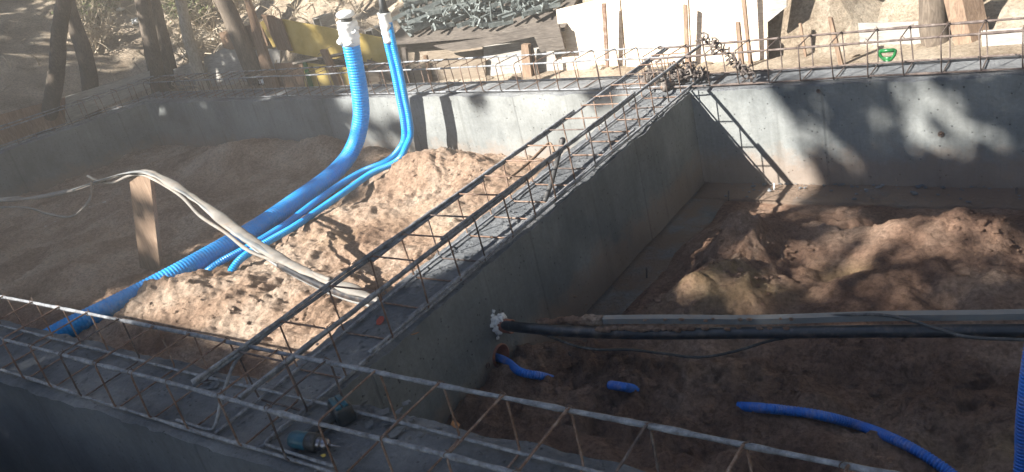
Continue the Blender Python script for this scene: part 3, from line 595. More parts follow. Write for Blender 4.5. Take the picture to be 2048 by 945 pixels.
# ragged front fascia boards
for pxs,dy in [([(866,92),(960,78),(1100,58),(1122,84),(1120,101),(1081,105),(1068,74),(955,96),(905,103),(880,97)],-.03),]:
    MB().prism([atp(a,b_,(0,yb+dy,0),np.array([0,1,0])) for a,b_ in pxs],(0,.02,0)).build('fascia_board',M['darkwood'],shelf)
MB().prism([at(a,b_,1,yb-.06) for a,b_ in [(1062,62),(1117,50),(1130,100),(1083,104)]],(0,.02,0)).build('fascia_board',M['darkwood'],shelf)
def spots_shelf(n,seed):
    random.seed(seed); r=[]
    for i in range(n):
        x=random.uniform(s0[0]+.05,s1[0]-.12); y=yb+.05+random.random()**1.2*1.0; z=zsh(x)+(y-yb)*.385+.02+random.random()**2*.15
        r.append(((x,y,z),(random.gauss(0,.5),random.gauss(0,.45),random.choice([random.gauss(-1.3,.35),random.gauss(-.5,.3),random.uniform(-3,3)]))))
    return r
place_clamps('A','clamp',spots_shelf(75,1),'grey steel formwork clamp in the heap on the board platform','steel clamps heaped on the board platform',1.15)
place_clamps('B','clamp',[(p,(r_0[0]*.25,r_0[1]*.25,random.gauss(-2.15,.22))) for p,r_0 in spots_shelf(95,2)],'short grey square steel tube in the heap on the board platform','square tubes heaped on the board platform',1.05)
place_clamps('C','clamp',spots_shelf(28,3),'grey steel wing clamp in the heap on the board platform','wing clamps heaped on the board platform',1.1)
# upright ones poking out of heap
sp=[]
random.seed(5)
for i in range(22):
    x=random.uniform(s0[0]+.2,s1[0]-.3); y=yb+.1+random.random()*.7; sp.append(((x,y,zsh(x)+(y-yb)*.385+.1),(random.gauss(0,.3),-1.45+random.gauss(0,.25),random.gauss(0,1))))
place_clamps('A','clamp',sp,'grey steel formwork clamp standing upright in the heap on the board platform','upright clamps on the board platform',1.15)
# rusty couplers on the wall junction
random.seed(9); sp=[]
for i in range(24):
    u=random.random(); a=1285+130*u; b_=170-26*random.random()-14*u
    p=at(a,b_,2,.03+.06*random.random()*(1-abs(u-.5))); sp.append((p,(random.gauss(0,.7),random.gauss(0,.7),random.uniform(-3,3))))
place_clamps('C','clamprust',sp[:13],'rusty wing coupler in the heap where the middle wall meets the far wall','couplers heaped on the wall junction',.85)
place_clamps('A','clamprust',sp[13:],'rusty jaw clamp in the heap where the middle wall meets the far wall','jaw clamps heaped on the wall junction',.75)
# tube roll in that heap
for (a,b_,lab) in [(1292,163,'round rusty drum coupler at the near end of the coupler heap'),(1333,172,'round grey drum coupler before the coupler heap')]:
    p=at(a,b_,2,.035); dd=np.array([.5,.8,0])/.943; v,f=sweep([p-dd*.04,p-dd*.035,p+dd*.05,p+dd*.06],[.026,.033,.033,.026],18); o=mk('drum_coupler',v,f,M['clamprust'],None,True); tag(o,lab,'coupler')
    v,f=sweep([p-dd*.046,p-dd*.03],.012,10); mk('bolt',v,f,M['rust'],o,True)
# string of couplers climbing over the cage
random.seed(10); sp=[]; chain=[(1408,82),(1418,87),(1428,95),(1437,104),(1448,108),(1458,122),(1466,124),(1474,134),(1483,133),(1488,143),(1497,150),(1503,158)]
for i,(a,b_) in enumerate(chain):
    sp.append((at(a,b_,1,.06+.0*i),(random.gauss(0,.8),random.gauss(.4,.6),random.uniform(-3,3))))
place_clamps('C','clamprust',sp,'rusty coupler hooked in the slanting string over the far wall cage','couplers strung over the far cage',.72)
bar('string_rod',[at(1410,84,1,.1),at(1440,102,1,.1),at(1478,128,1,.1),at(1506,160,1,.1)],.006,'rust','thin rusty rod carrying the slanting string of couplers','rod')
bar('upright_rod',[at(1403,76,1,.05),at(1404,78,1,.05),at(1408,105,1,.05),at(1413,130,1,.05)],.006,'darkbar','thin bent rod standing left of the slanting coupler string','rod')
# ------------------------------------------------------------------ green spade behind the far wall
ysd=.47
hc=at(1775,112,1,ysd); sp_=empty('spade',hc+[0,0,-1.0],'spade standing behind the far wall, only its green handle showing','spade')
w=.048
P=spline([hc+[-w*.35,0,-.03],hc+[-w*.85,0,.0],hc+[-w,0,.022],hc+[-w*.9,0,.034],hc+[0,0,.037],hc+[w*.9,0,.034],hc+[w,0,.022],hc+[w*.85,0,.0],hc+[w*.35,0,-.03]],.006)
mb=MB(); mb.tube(P,.0105,10); mb.tube([hc+[-w*.9,0,.034],hc+[w*.9,0,.034]],.0135,10); mb.prism([hc+[-w*.7,-.008,-.008],hc+[w*.7,-.008,-.008],hc+[w*.4,-.008,-.036],hc+[-w*.4,-.008,-.036]],(0,.016,0)); mb.tube([hc+[0,0,-.02],hc+[0,0,-.10]],.018,12); mb.build('grip',M['green'],sp_,True)
mb=MB(); mb.tube([hc+[0,0,-.09],hc+[0,.0,-.75]],.014,12); mb.build('shaft',M['stake'],sp_,True)
mb=MB(); mb.prism([hc+[a,.0,b_] for a,b_ in ((-.09,-.72),(.09,-.72),(.085,-.93),(.03,-1.0),(-.03,-1.0),(-.085,-.93))],(0,.004,0)); mb.build('blade',M['clamp'],sp_)
# ------------------------------------------------------------------ cordless drill on the front wall
dz=.0
base=at(640,885,2,.03)
dr=empty('cordless_drill',base-[0,0,.02],'cordless drill with teal battery lying on the front wall inside the rebar cage','drill')
A=at(583,878,2,.035); Bc=at(676,893,2,.032); ax=(Bc-A); L=np.linalg.norm(ax); ax/=L
def lath(prof,mat,name,n=20,par=dr): 
    v,f=sweep([A+ax*s*1.3 for s,_ in prof],[r*1.2 for _,r in prof],n); return mk(name,v,f,M[mat],par,True)
lath([(0.0,.016),(.004,.024),(.012,.027),(.062,.028),(.066,.026)],'teal','motor_body')
lath([(.022,.0),(.022,.0288),(.034,.0288),(.034,.0)],'rubber','grip_band')
lath([(.060,.024),(.064,.029),(.092,.0285),(.097,.022)],'rubber','clutch_ring')
lath([(.094,.016),(.097,.0185),(.104,.0185),(.105,.0172),(.112,.0172),(.113,.0185),(.124,.018),(.134,.010)],'chrome','chuck')
lath([(.132,.004),(.150,.004),(.152,.0024),(.172,.002)],'chrome','drill_bit',8)
Bt=at(676,822,2,.05)
hd=[A+ax*.045,A+ax*.055+(Bt-A-ax*.055)*.35,Bt-[0,0,.012]]
v,f=sweep(spline(hd,.01),.0185,14,True,(1,.85)); mk('handle',v,f,M['rubber'],dr,True)
v,f=sweep([A+ax*.072+(Bt-A)*.10-[0,0,.012],A+ax*.078+(Bt-A)*.10+[0,0,.016]],.011,10); mk('trigger',v,f,M['tagy'],dr,True)
d2=Bt-A; d2[2]=0; d2/=np.linalg.norm(d2); d1=np.array([d2[1],-d2[0],0]); Mt=np.stack([d1,d2,[0,0,1]],1)
def bbox(c,size,mat,name,par):
    b=bmesh.new(); bmesh.ops.create_cube(b,size=1); bmesh.ops.scale(b,vec=size,verts=b.verts); bmesh.ops.bevel(b,geom=b.edges[:],offset=min(size)*.22,segments=3,affect='EDGES',profile=.5)
    V=[Mt@np.array(v_.co[:])+c for v_ in b.verts]; Fc=[tuple(v_.index for v_ in f_.verts) for f_ in b.faces]; b.free(); return mk(name,V,Fc,M[mat],par,True)
bc=Bt+d2*.012+np.array([0,0,-.008]); bat=bbox(bc,(.10,.072,.080),'rubber','battery',dr)
bbox(bc+d2*.012+[0,0,.039],(.09,.020,.012),'teal','teal_stripe',bat); bbox(bc-d2*.014+[0,0,.039],(.09,.022,.012),'teal','teal_stripe',bat)
bbox(bc-d2*.032+d1*.018+[0,0,.004],(.020,.005,.026),'foam','label_plate',bat)
# ------------------------------------------------------------------ flakes, leaves, pebbles
def flake(c,r,mat,name,label,cat,group,seed,flat=.003):
    rr=random.Random(seed); n=rr.randint(5,7); a0=rr.random()*6
    el=rr.uniform(.4,1); th=rr.random()*6; poly=[]
    tilt=eul(rr.gauss(0,.25),rr.gauss(0,.25),th)
    for k in range(n):
        a=a0+2*math.pi*k/n; q_=r*rr.uniform(.6,1.1); poly.append(np.array(c)+tilt@np.array([q_*math.cos(a),q_*el*math.sin(a),0]))
    o=MB().prism(poly,tilt@np.array([0,0,flat])).build(name,M[mat],None); return tag(o,label,cat,group)
random.seed(31)
for i in range(26):
    a=random.gauss(765,32); b_=random.gauss(835,14)+ (a-765)*.15; flake(at(a,b_,2,.008+.006*random.random()),random.uniform(.012,.03),'walltop','concrete_flake','broken thin concrete flake in the scatter right of the drill battery','flake','concrete flakes right of the drill',i)
for i in range(9):
    a=random.gauss(425,18); b_=random.gauss(770,7)-(a-425)*.3; flake(at(a,b_,2,.008),random.uniform(.012,.03),'walltop','concrete_flake','broken thin concrete flake at the left corner of the front and middle walls','flake','concrete flakes at the wall corner',100+i)
for i,(a,b_,mt,lab) in enumerate([(762,641,'redleaf','small dark red leaf on the middle wall top'),(911,850,'dryleaf','orange dry leaf standing by the back edge of the front wall'),(647,912,'tagy','small yellow leaf below the drill chuck'),(830,668,'dryleaf','brownish leaf near the edge of the middle wall')]):
    tag(flake(at(a,b_,2,.012),(.028,.018,.014,.022)[i],mt,'leaf',lab,'leaf',None,300+i,.0015),lab,'leaf')
def scatter(name,n,fn,mat,label,size,seed):
    random.seed(seed); mb=MB()
    for i in range(n):
        c=fn(); r=size*random.uniform(.4,1.3)**1.5
        V,Fc=blob(c,r,1,.6,i,(1,1,.6)); mb.add(V,Fc)
    o=mb.build(name,M[mat],None); o['label']=label; o['category']='debris'; o['kind']='stuff'; return o
scatter('gravel',500,lambda:(random.uniform(-3.2,2),random.uniform(-4,-3.62),.006),'walltop','crumbs of cement scattered on the front wall top',.006,41)
scatter('gravel',500,lambda:(random.uniform(-.45,-.08),random.uniform(-3.6,.1),.003),'walltop','crumbs of cement scattered on the middle wall top',.006,42)
def onR():
    x=random.uniform(0,3);y=random.uniform(-3.5,-.1); return (x,y,float(hR(np.array([x]),np.array([y]))[0])+.002)
random.seed(4)
def clods(name,regions,hf,mat,label,seed,smax):
    mb=MB(); r_=random.Random(seed)
    pts=[]
    for (p,rx,ry,n) in regions:
        cx,cy=px(p,-.5); n=int(n*1.0)
        for i in range(n): pts.append((r_.gauss(cx,rx),r_.gauss(cy,ry)))
    pts=np.array(pts); st=random.getstate(); random.seed(3 if hf is hL else 4); Z=hf(pts[:,0],pts[:,1]); random.setstate(st)
    for i,((x,y),z) in enumerate(zip(pts,Z)):
        r=smax*r_.random()**3.5+.003
        V,Fc=blob((x,y,z-r*.1),r,2 if r>.010 else 1,1.1,i,(1.2,1,.6)); mb.add(V,Fc)
    o=mb.build(name,M[mat],None,True); o['label']=label; o['category']='soil'; o['kind']='stuff'; return o
clods('soil_clods',[((1480,500),.15,.2,220),((1430,600),.2,.2,200),((1250,770),.5,.2,260),((1850,740),.4,.2,220),((1180,700),.3,.15,150),((1980,450),.15,.15,120),((1650,700),.6,.3,200),((1650,450),.4,.12,150)],hR,'sandR','crumbly brown sand clods in the right pit',5,.016)
clods('soil_clods',[((850,340),.4,.25,300),((480,610),.7,.3,400),((960,360),.4,.2,150),((650,520),.8,.3,300),((620,300),.6,.2,120),((330,620),.3,.2,120),((700,660),.5,.2,200)],hL,'sandL','crumbly orange sand clods in the left pit',6,.012)
# debris at the foot of the far wall
mb=MB(); r_=random.Random(8)
for i in range(130):
    x=r_.uniform(.1,2.6); y=-r_.random()**2*.24-.01; V,Fc=blob((x,y,-.683),.004+.014*r_.random()**3,1,.6,i,(1.3,1,.6)); mb.add(V,Fc)
o=mb.build('gravel',M['walltop'],None); o['label']='small rubble along the foot of the far wall'; o['category']='debris'; o['kind']='stuff'
# ------------------------------------------------------------------ background: panels, boards, stakes
def panel(name,pxs,y,mat,label,cat,group=None,lean=0.,th=.018,parent=None):
    n=np.array([0,1.,-lean]); poly=[atp(a,b_,(0,y,0),n) for a,b_ in pxs]
    nn=n/np.linalg.norm(n)*th
    o=MB().prism(poly,nn).build(name,M[mat],parent)
    if parent is None: tag(o,label,cat,group)
    return o
def lower(pxs): return pxs
FP='formwork panels behind the far wall'
y1=panel('plywood_sheet',[(563,39),(775,78),(792,100),(800,150),(700,128),(578,104)],1.5,'yellow','long upper yellow formwork panel behind the thick blue pipe','formwork panel',FP,.0)
panel('plywood_sheet',[(519,45),(530,40),(552,94),(546,95)],1.55,'yellow','narrow yellow panel sliver left of the brown board','formwork panel',FP,.1)
panel('plywood_sheet',[(606,126),(700,136),(703,190),(612,192)],1.3,'yellow','lower short yellow formwork panel left of the thick blue pipe','formwork panel',FP,.1)
panel('plywood_sheet',[(548,128),(604,126),(612,192),(562,192)],1.38,'brownwood','short brown formwork board left of the lower yellow panel','formwork panel',FP,.1)
panel('plywood_sheet',[(734,120),(800,140),(810,190),(740,190)],1.3,'plytanshade','pale tan panel between the thick and thin blue pipes','formwork panel',FP,.1)
panel('plywood_sheet',[(800,90),(965,80),(965,185),(812,188)],1.25,'plytanshade','pale plywood panel under the left half of the clamp platform','formwork panel',FP,.12)
panel('plywood_sheet',[(967,82),(1128,68),(1136,178),(968,184)],1.22,'plygrey','worn plywood panel under the right half of the clamp platform','formwork panel',FP,.12)
panel('plywood_sheet',[(816,130),(970,118),(972,186),(818,188)],1.17,'plytanshade','low tan board before the plywood panel under the clamp platform','formwork panel',FP,.05)
panel('plywood_sheet',[(1112,20),(1238,-10),(1252,150),(1130,168)],1.17,'ply','sunlit pale plywood sheet between clamp platform and first thin stake','formwork panel',FP,.06)
panel('plywood_sheet',[(1240,-30),(1374,-40),(1382,140),(1254,150)],1.14,'ply','sunlit pale plywood sheet between the first and second thin stakes','formwork panel',FP,.06)
panel('plywood_sheet',[(1377,-40),(1533,-60),(1536,120),(1384,140)],1.1,'ply','sunlit pale plywood sheet behind the two stakes right of the wall junction','formwork panel',FP,.06)
panel('plywood_sheet',[(1530,-30),(1574,-30),(1573,14),(1534,46)],1.05,'plygrey','dark plywood corner hanging at the top edge beside the pale sheets','formwork panel',FP,.0)
panel('plywood_sheet',[(1716,47),(1843,44),(1845,104),(1722,103)],1.25,'plygrey','low grey board left of the tree trunk at right','formwork panel',FP,.06)
panel('plywood_sheet',[(1962,62),(2120,50),(2120,140),(1968,140)],1.05,'plygrey','grey board at the right edge behind the far cage','formwork panel',FP,.15)
panel('plywood_sheet',[(346,139),(382,125),(397,200),(357,200)],1.69,'plygrey','small grey panel between the trunks and the pale trunk','formwork panel',FP,.1)
panel('plywood_sheet',[(407,115),(465,90),(506,148),(506,200),(415,200)],1.70,'plygrey','large grey tilted panel behind the leaning trunk','formwork panel',FP,.15)
panel('plywood_sheet',[(437,66),(521,45),(536,92),(460,100),(447,96)],1.72,'brownwood','brown tilted panel above the large grey panel','formwork panel',FP,.06)
panel('plywood_sheet',[(502,100),(560,98),(560,200),(508,200)],1.70,'plygrey','grey brown panel between leaning trunk and yellow panels','formwork panel',FP,.1)
ST='stakes and boards holding the formwork'
def stake(pxs,y,mat,label,th=.04,lean=0): return panel('stake',pxs,y,mat,label,'stake',ST,lean,th)
stake([(521,30),(545,34),(583,101),(556,101)],1.48,'brownwood','wide brown board leaning at the left end of the yellow panel')
stake([(547,36),(560,40),(582,103),(577,103)],1.44,'stake','thin pale batten against the left end of the yellow panel',.03)
stake([(605,126),(611,126),(630,192),(621,192)],1.24,'green','thin green painted batten before the lower yellow panel',.02)
stake([(639,101),(651,101),(690,192),(678,192)],1.22,'brownwood','dark stake before the lower yellow panel')
stake([(803,96),(810,96),(822,188),(812,188)],1.15,'darkwood','dark thin stake right of the thin blue conduits',.03)
stake([(846,112),(852,112),(868,188),(861,188)],1.13,'brownwood','slanting brown stake below the clamp platform',.03)
stake([(1042,90),(1056,90),(1066,180),(1046,182)],1.08,'stake','brown square stake under the right end of the clamp platform',.05)
stake([(1057,92),(1062,92),(1082,175),(1072,178)],1.12,'darkwood','slanting dark batten right of the square stake',.03)
stake([(1203,8),(1210,8),(1217,135),(1211,135)],1.05,'rust','first thin tall stake before the pale plywood sheets',.02)
stake([(1366,10),(1373,12),(1379,160),(1371,160)],1.0,'stake','second thin tall stake left of the coupler string',.02)
stake([(1471,46),(1478,46),(1490,165),(1480,165)],0.85,'stake','short thick stake rising behind the far cage near the coupler string',.03)
stake([(1480,-20),(1488,-20),(1502,130),(1497,130)],0.98,'stake','tall thin stake right of the short thick stake',.025)
stake([(1597,48),(1602,48),(1613,116),(1609,116)],1.1,'stake','thin stake with a broken top in the bright sand',.02)
stake([(1655,36),(1663,37),(1688,140),(1679,140)],0.8,'stake','leaning brown stake left of the green spade handle',.03)
stake([(488,0),(497,0),(560,190),(535,190)],1.3,'brownwood','tall brown plank leaning at the left end of the yellow panels')
o=MB().prism([atp(a,b_,(0,1.15,0),np.array([0,1,-.15])) for a,b_ in [(1880,-30),(1918,-30),(1952,125),(1917,127)]],(.10,.12,0)).build('leaning_plank',M['stake'],None); tag(o,'thick reddish plank leaning beside the tree trunk at right','plank')
# outside boards along the left end wall
MBp=[at(-200,262,2,.05),at(300,150,2,.05)]
for k,(pp,lab,mt) in enumerate([([(-120,262),(130,195),(130,250),(-120,330)],'weathered brown board outside the left end wall, nearest part','brownwood'),([(132,194),(300,142),(300,176),(132,248)],'weathered brown board outside the left end wall, farther part','plygrey')]):
    nrm=np.array([nl[0],nl[1],0]); c0=np.array([*(w4a+nl*.52),0.]); poly=[atp(a,b_,c0,nrm) for a,b_ in pp]
    o=MB().prism(poly,nrm*.025).build('plywood_sheet',M[mt],None); tag(o,lab,'formwork panel',FP)
# loose planks on top at the upper middle
random.seed(44)
for i,(a,b_,c_,d_,lab) in enumerate([(1010,22,1270,-6,'lowest loose plank above the clamp platform'),(1035,12,1230,-14,'middle loose plank above the clamp platform'),(1075,26,1190,8,'short loose plank nearest the pale plywood sheet'),(700,58,772,66,'dark plank lying behind the right end of the upper yellow panel'),(590,128,690,108,'pale rough plank between the two yellow panels'),(640,118,780,132,'dark rough plank between the two yellow panels')]):
    yy=1.65 if i<3 else (1.6 if i==3 else 1.30); p=at(a,b_,1,yy); q_=at(c_,d_,1,yy+.15); dd=(q_-p); ln=np.linalg.norm(dd); dd/=ln; sd=np.cross(dd,[0,0,1]); sd/=np.linalg.norm(sd)
    w_=.09; poly=[p-sd*w_/2,q_-sd*w_/2,q_+sd*w_/2+[0,0,.03],p+sd*w_/2+[0,0,.03]]
    o=MB().prism(poly,(0,0,-.025)).build('loose_plank',M['ply' if i in(0,1,2,4) else 'darkwood'],None); tag(o,lab,'plank','loose planks by the formwork')
# square steel frames by the yellow panel
for (a,b_,lab) in [(648,42,'open square box offcut behind the yellow panel left of the thick pipe'),(752,66,'open square box offcut behind the yellow panel right of the thick pipe')]:
    p=at(a,b_,1,1.68); mb=MB(); s=.055
    for sx,sz,wx,wz in ((-1,0,.01,.13),(1,0,.01,.13),(0,-1,.11,.01),(0,1,.11,.01)): mb.box(p+[sx*s,0,sz*s],(wx,.22,wz))
    tag(mb.build('box_offcut',M['plygrey'],None),lab,'box offcut')
# ------------------------------------------------------------------ trees
def trunk_px(p0,p1,y,w0,mat,label,extra=2.2,bend=.05,seed=1,branches=3):
    n=np.array([0,1.,0]); a=atp(*p0,(0,y,0),n); b_=atp(*p1,(0,y,0),n); d=(b_-a); 
    base=a-d/np.linalg.norm(d)*.35; topp=b_+d/np.linalg.norm(d)*extra
    r_=random.Random(seed); P=spline([base,a,(a+b_)/2+[r_.gauss(0,bend),0,0],b_,(b_+topp)/2+[r_.gauss(0,.1),r_.gauss(0,.1),0],topp],.06)
    dist=np.linalg.norm(a-CAM); r0=w0/2*dist/F; m=len(P); rr=r0*(1.12-.5*np.linspace(0,1,m)); rr[:3]*=1.15
    root=empty('tree',base,label,'tree','trees behind the walls')
    v,f=sweep(P,rr,16); V=np.array(v); V+=.012*np.stack([fbm(V[:,0]*14,V[:,1]*14,V[:,2]*5,3,seed+i) for i in range(3)],1); mk('trunk',V,f,M[mat],root,True)
    # crown far above the frame
    lv=[];lf=[]
    for k in range(branches):
        t=P[int(m*(.75+.2*k/max(1,branches-1)))]; e=t+np.array([r_.gauss(0,.8),r_.gauss(.3,.6),r_.uniform(.6,1.4)]); v,f=sweep(spline([t,(t+e)/2+[0,0,.1],e],.1),np.linspace(r0*.4,r0*.12,len(spline([t,(t+e)/2+[0,0,.1],e],.1))),7); mk('branch',v,f,M[mat],root,True)
        for q_ in range(130):
            c=e+np.array([r_.gauss(0,.45),r_.gauss(0,.45),r_.gauss(.1,.3)]); Rm=eul(r_.uniform(-1,1),r_.uniform(-1,1),r_.uniform(0,6)); s=r_.uniform(.03,.07); i0=len(lv)
            for u,w_ in ((-1,0),(0,.45),(1,0),(0,-.45)): lv.append(c+Rm@np.array([u*s,w_*s,0])); 
            lf.append((i0,i0+1,i0+2,i0+3))
    mk('crown',lv,lf,M['leafdk'],root)
    return root
trunk_px((92,262),(122,40),-.10,26,'bark','leftmost leaning dark tree trunk outside the left end wall',seed=1)
trunk_px((186,225),(140,20),.55,27,'bark','second dark tree trunk from the left leaning the other way',seed=2)
trunk_px((318,175),(283,-5),1.45,27,'bark','grey brown trunk standing left of the small grey panel, nearer one of the close pair',seed=3)
trunk_px((346,178),(308,20),1.75,30,'bark','darker trunk just behind the grey brown trunk of the close pair',seed=4)
trunk_px((410,180),(360,-5),1.60,21,'barkpale','slim pale mottled trunk between the two grey panels',seed=5)
trunk_px((515,165),(442,-5),1.62,33,'bark','thick leaning trunk before the large grey panel',seed=6)
trunk_px((1874,104),(1866,-10),1.28,46,'bark','thick tree trunk at right beside the reddish leaning plank',seed=7,extra=2.5)
# undergrowth: branches, twigs, leaves on the upper left bank
def gz(x,y): return float(hG(np.array([float(x)]),np.array([float(y)]))[0])
def bush(cx,cy,rad,h,nst,nl_,label,seed,lm='leaf',drop=False):
    r_=random.Random(seed); z0_=gz(cx,cy); root=empty('bush',(cx,cy,z0_),label,'bush','bushes on the shaded bank'); mb=MB(); lv=[];lf=[]
    for i in range(nst):
        a=r_.random()*6.28; e=np.array([cx+rad*math.cos(a)*r_.random(),cy+rad*math.sin(a)*r_.random(),z0_+h*r_.uniform(.4,1)]); m_2=np.array([cx,cy,z0_])+(e-[cx,cy,z0_])*.5+[r_.gauss(0,.12),r_.gauss(0,.12),r_.gauss(0,.1)]
        P=spline([(cx+r_.gauss(0,.08),cy+r_.gauss(0,.08),z0_-.05),m_2,e],.08); mb.tube(P,np.linspace(.012,.003,len(P)),5)
        for j in range(4):
            s=P[r_.randrange(len(P)//2,len(P))]; t=s+np.array([r_.gauss(0,.18),r_.gauss(0,.18),r_.gauss(-.05,.15)]); mb.tube([s,(s+t)/2+[0,0,.02],t],[.004,.003,.002],4)
            for k in range(nl_):
                c=s+(t-s)*r_.random()+np.array([r_.gauss(0,.04) for _ in range(3)]); Rm=eul(r_.uniform(-1,1),r_.uniform(-1,1),r_.uniform(0,6)); q_=r_.uniform(.018,.045); i0=len(lv)
                for u,w_ in ((-1,0),(0,.4),(1,0),(0,-.4)): lv.append(c+Rm@np.array([u*q_,w_*q_,0]))
                lf.append((i0,i0+1,i0+2,i0+3))
    mb.build('stems',M['straw'],root); mk('foliage',lv,lf,M[lm],root); return root
for i,(a,b_,yy,rad,h,lab) in enumerate([(60,90,2.6,.8,.9,'leafy bush at the far left of the shaded bank'),(215,60,2.9,.9,1.0,'green bush above the second leaning trunk'),(250,120,2.3,.6,.8,'twiggy bush left of the close pair of trunks'),(400,60,2.8,.7,.8,'twiggy bush between pale trunk and leaning trunk'),(340,20,3.4,.8,1.0,'green bush behind the close pair of trunks'),(140,20,3.6,1.0,1.1,'tall bush at the top left behind the leaning trunks'),(420,5,3.6,.7,.9,'sparse bush at the top behind the pale trunk')]):
    p=at(a,b_+60,1,yy); bush(p[0],p[1],rad,h,34,10,lab,i+1)
for i,(a,b_,yy,lab) in enumerate([(45,160,1.8,'dry shrub in the shade at the far left edge'),(20,60,3.0,'dry shrub at the upper left corner'),(115,110,2.2,'dry shrub between the two leftmost leaning trunks'),(215,150,1.9,'dry shrub just right of the second leaning trunk'),(245,60,2.6,'dry shrub left of the close pair of trunks'),(290,40,3.2,'dry shrub right behind the close pair of trunks'),(385,90,2.2,'dry shrub beside the slim pale trunk'),(420,30,3.0,'dry shrub above the large grey panel'),(480,20,2.6,'dry shrub behind the tall brown plank')]):
    p=at(a,b_,1,yy); bush(p[0],p[1],.45,.7,26,3,lab,i+31,'leaf' if i in (1,4,5,7) else 'straw')
r_=random.Random(91)
for i,(a,b_,w_) in enumerate([(276,55,.07),(262,72,.05),(292,66,.04),(505,110,.05)]):
    p=at(a,b_,1,2.6 if i<3 else 1.6); z_=gz(p[0],p[1]); V,Fc=blob((p[0],p[1],z_+.03),w_,3,.8,i+70,(1.3,1,.7)); tag(mk('litter_bag',V,Fc,M['white'],None,True),['largest crumpled white litter on the bank behind the left trunks','smaller crumpled white litter just left of the largest one','small crumpled white litter right of the largest one','small crumpled white litter by the foot of the yellow panel'][i],'litter','crumpled litter on the bank')
# dry roots and twigs hanging on the bank (stuff)
mb=MB(); r_=random.Random(77)
for i in range(900):
    if i<700: x=r_.uniform(-9.5,-2.5)
    else: x=r_.uniform(-14,-8)
    y=1.5+r_.random()*2.4 if x>-9 else r_.uniform(-1,3.5); z=gz(x,y); d=np.array([r_.gauss(0,.22),r_.gauss(-.05,.1),r_.gauss(.08,.12)])
    p=np.array([x,y,z+.01]); P=spline([p,p+d*.5+[r_.gauss(0,.05),r_.gauss(0,.03),.03],p+d],.06); mb.tube(P,r_.uniform(.003,.010),4)
o=mb.build('dry_twigs',M['straw'],None); o['label']='dry twigs and roots tangled on the bank'; o['category']='twigs'; o['kind']='stuff'
mb=MB()
for i in range(900):
    x=r_.uniform(-9,3.2); y=1.0+r_.random()*2.6; z=gz(x,y); V,Fc=blob((x,y,z),.010+.05*r_.random()**3,1,.6,i,(1.2,1,.7)); mb.add(V,Fc)
o=mb.build('bank_stones',M['bank'],None); o['label']='stones and soil lumps on the bank'; o['category']='stones'; o['kind']='stuff'
# ------------------------------------------------------------------ unseen objects outside the frame that shade the site
# made-up hut at the left, added so its eave throws the straight shadow
HX,HY,HH=-7.28,-4.75,4.5
hut=empty('shadow_hut',(HX-2.5,HY-3,0),'unseen two storey hut left of the foundations, added for its shadow','hut')
MB().box((HX-2.5,HY-3,HH/2-.1),(4.8,5.8,HH-.2)).build('wall',M['render'],hut)
MB().box((HX-2.5,HY-3,HH-.06),(5.0,6.0,.12)).build('roof',M['darkwood'],hut)
d_=MB().box((HX-.085,HY-1.5,1.0),(.06,.9,2.0)).build('door',M['brownwood'],hut)
for yy in (-3.2,-4.8):
    for zz in (1.5,3.4):
        w_=MB().box((HX-.09,HY+yy,zz),(.05,1.1,1.1)).build('window',M['white'],hut); MB().box((HX-.06,HY+yy,zz),(.02,.95,.95)).build('pane',M['glass'],w_)
# leafy trees behind the camera: leaves placed in the crowns that stand between the sun and the shaded ground
def uv(p): return p[0]+.698*p[2],p[1]+1.163*p[2]
def shade(u,v):
    # far limit of the near shade
    n=fbm(u*1.3,v*1.3,0,3,91)
    vb=np.where(u<-.25,-4.05+.12*n+0*u,-3.35)
    vb=np.where(u<-.25,np.interp(u,[-6,-3.6,-2.2,-.95,-.5,-.25],[-3.3,-3.42,-3.5,-3.42,-2.9,-2.6]),np.interp(u,[-.25,.0,.25,.5,6],[-2.6,-1.8,-.95,-.02,.02]))+.12*n
    return sm(-.08,.10,vb-v)
holes=[]
def hole(p,ax,val,r,s=1.): 
    q_=at(*p,ax,val); holes.append((*uv(q_),r*1.15,max(0,1+math.log(min(.97,s+.05))/5.6)))
for p,r,s in [((1500,240),.13,.9),((1540,300),.12,.8),((1600,290),.08,.5),((1500,330),.1,.8),((1740,245),.085,.75),((1700,215),.06,.5),((1760,290),.06,.5),((1870,215),.075,.7),((1925,245),.10,.85),((1980,270),.08,.6),((1640,200),.06,.5),((1820,300),.07,.4),((1690,300),.06,.4)]: hole(p,1,0,r,s)
for p,r,s in [((1560,375),.07,.9),((1530,400),.08,.8),((1480,500),.12,.65),((1430,580),.10,.45),((1550,500),.12,.5),((1700,520),.14,.45),((1850,470),.16,.6),((1950,450),.12,.6),((1750,460),.12,.5),((1480,590),.09,.5),((1380,620),.08,.4),((1680,540),.08,.5),((1640,430),.1,.3)]: hole(p,2,-.5,r,s)
for p,r,s in [((60,730),.09,.8),((140,695),.07,.5),((720,640),.07,.3),((850,570),.09,.5),((1000,480),.1,.6)]: hole(p,2,0,r,s)
for p,r,s in [((1620,250),.24,.42),((1800,235),.28,.42),((1700,330),.14,.35),((1850,180),.12,.3),((1930,255),.16,.4),((1560,230),.12,.5),((1880,300),.15,.2),((1990,200),.1,.3)]: hole(p,1,0,r,s)
for p,r,s in [((1500,560),.28,.30),((1850,490),.36,.50),((1650,510),.30,.42),((1750,610),.36,.22),((1980,500),.25,.4),((1600,410),.22,.4)]: hole(p,2,-.5,r,s)
hole((30,880),1,-4.01,.05,.7); hole((10,820),1,-4.01,.05,.6)
def dens(u,v):
    d=shade(u,v); tw=fbm(u*5,v*5,0,3,123)
    for (a,b_,r,s) in holes: d=d*(1-np.clip(s*(.95+.35*tw),0,1)*np.exp(-(((u-a)**2+(v-b_)**2)/r**2)**1.3))
    # thin boughs drawing soft shade over the bright parts
    return d
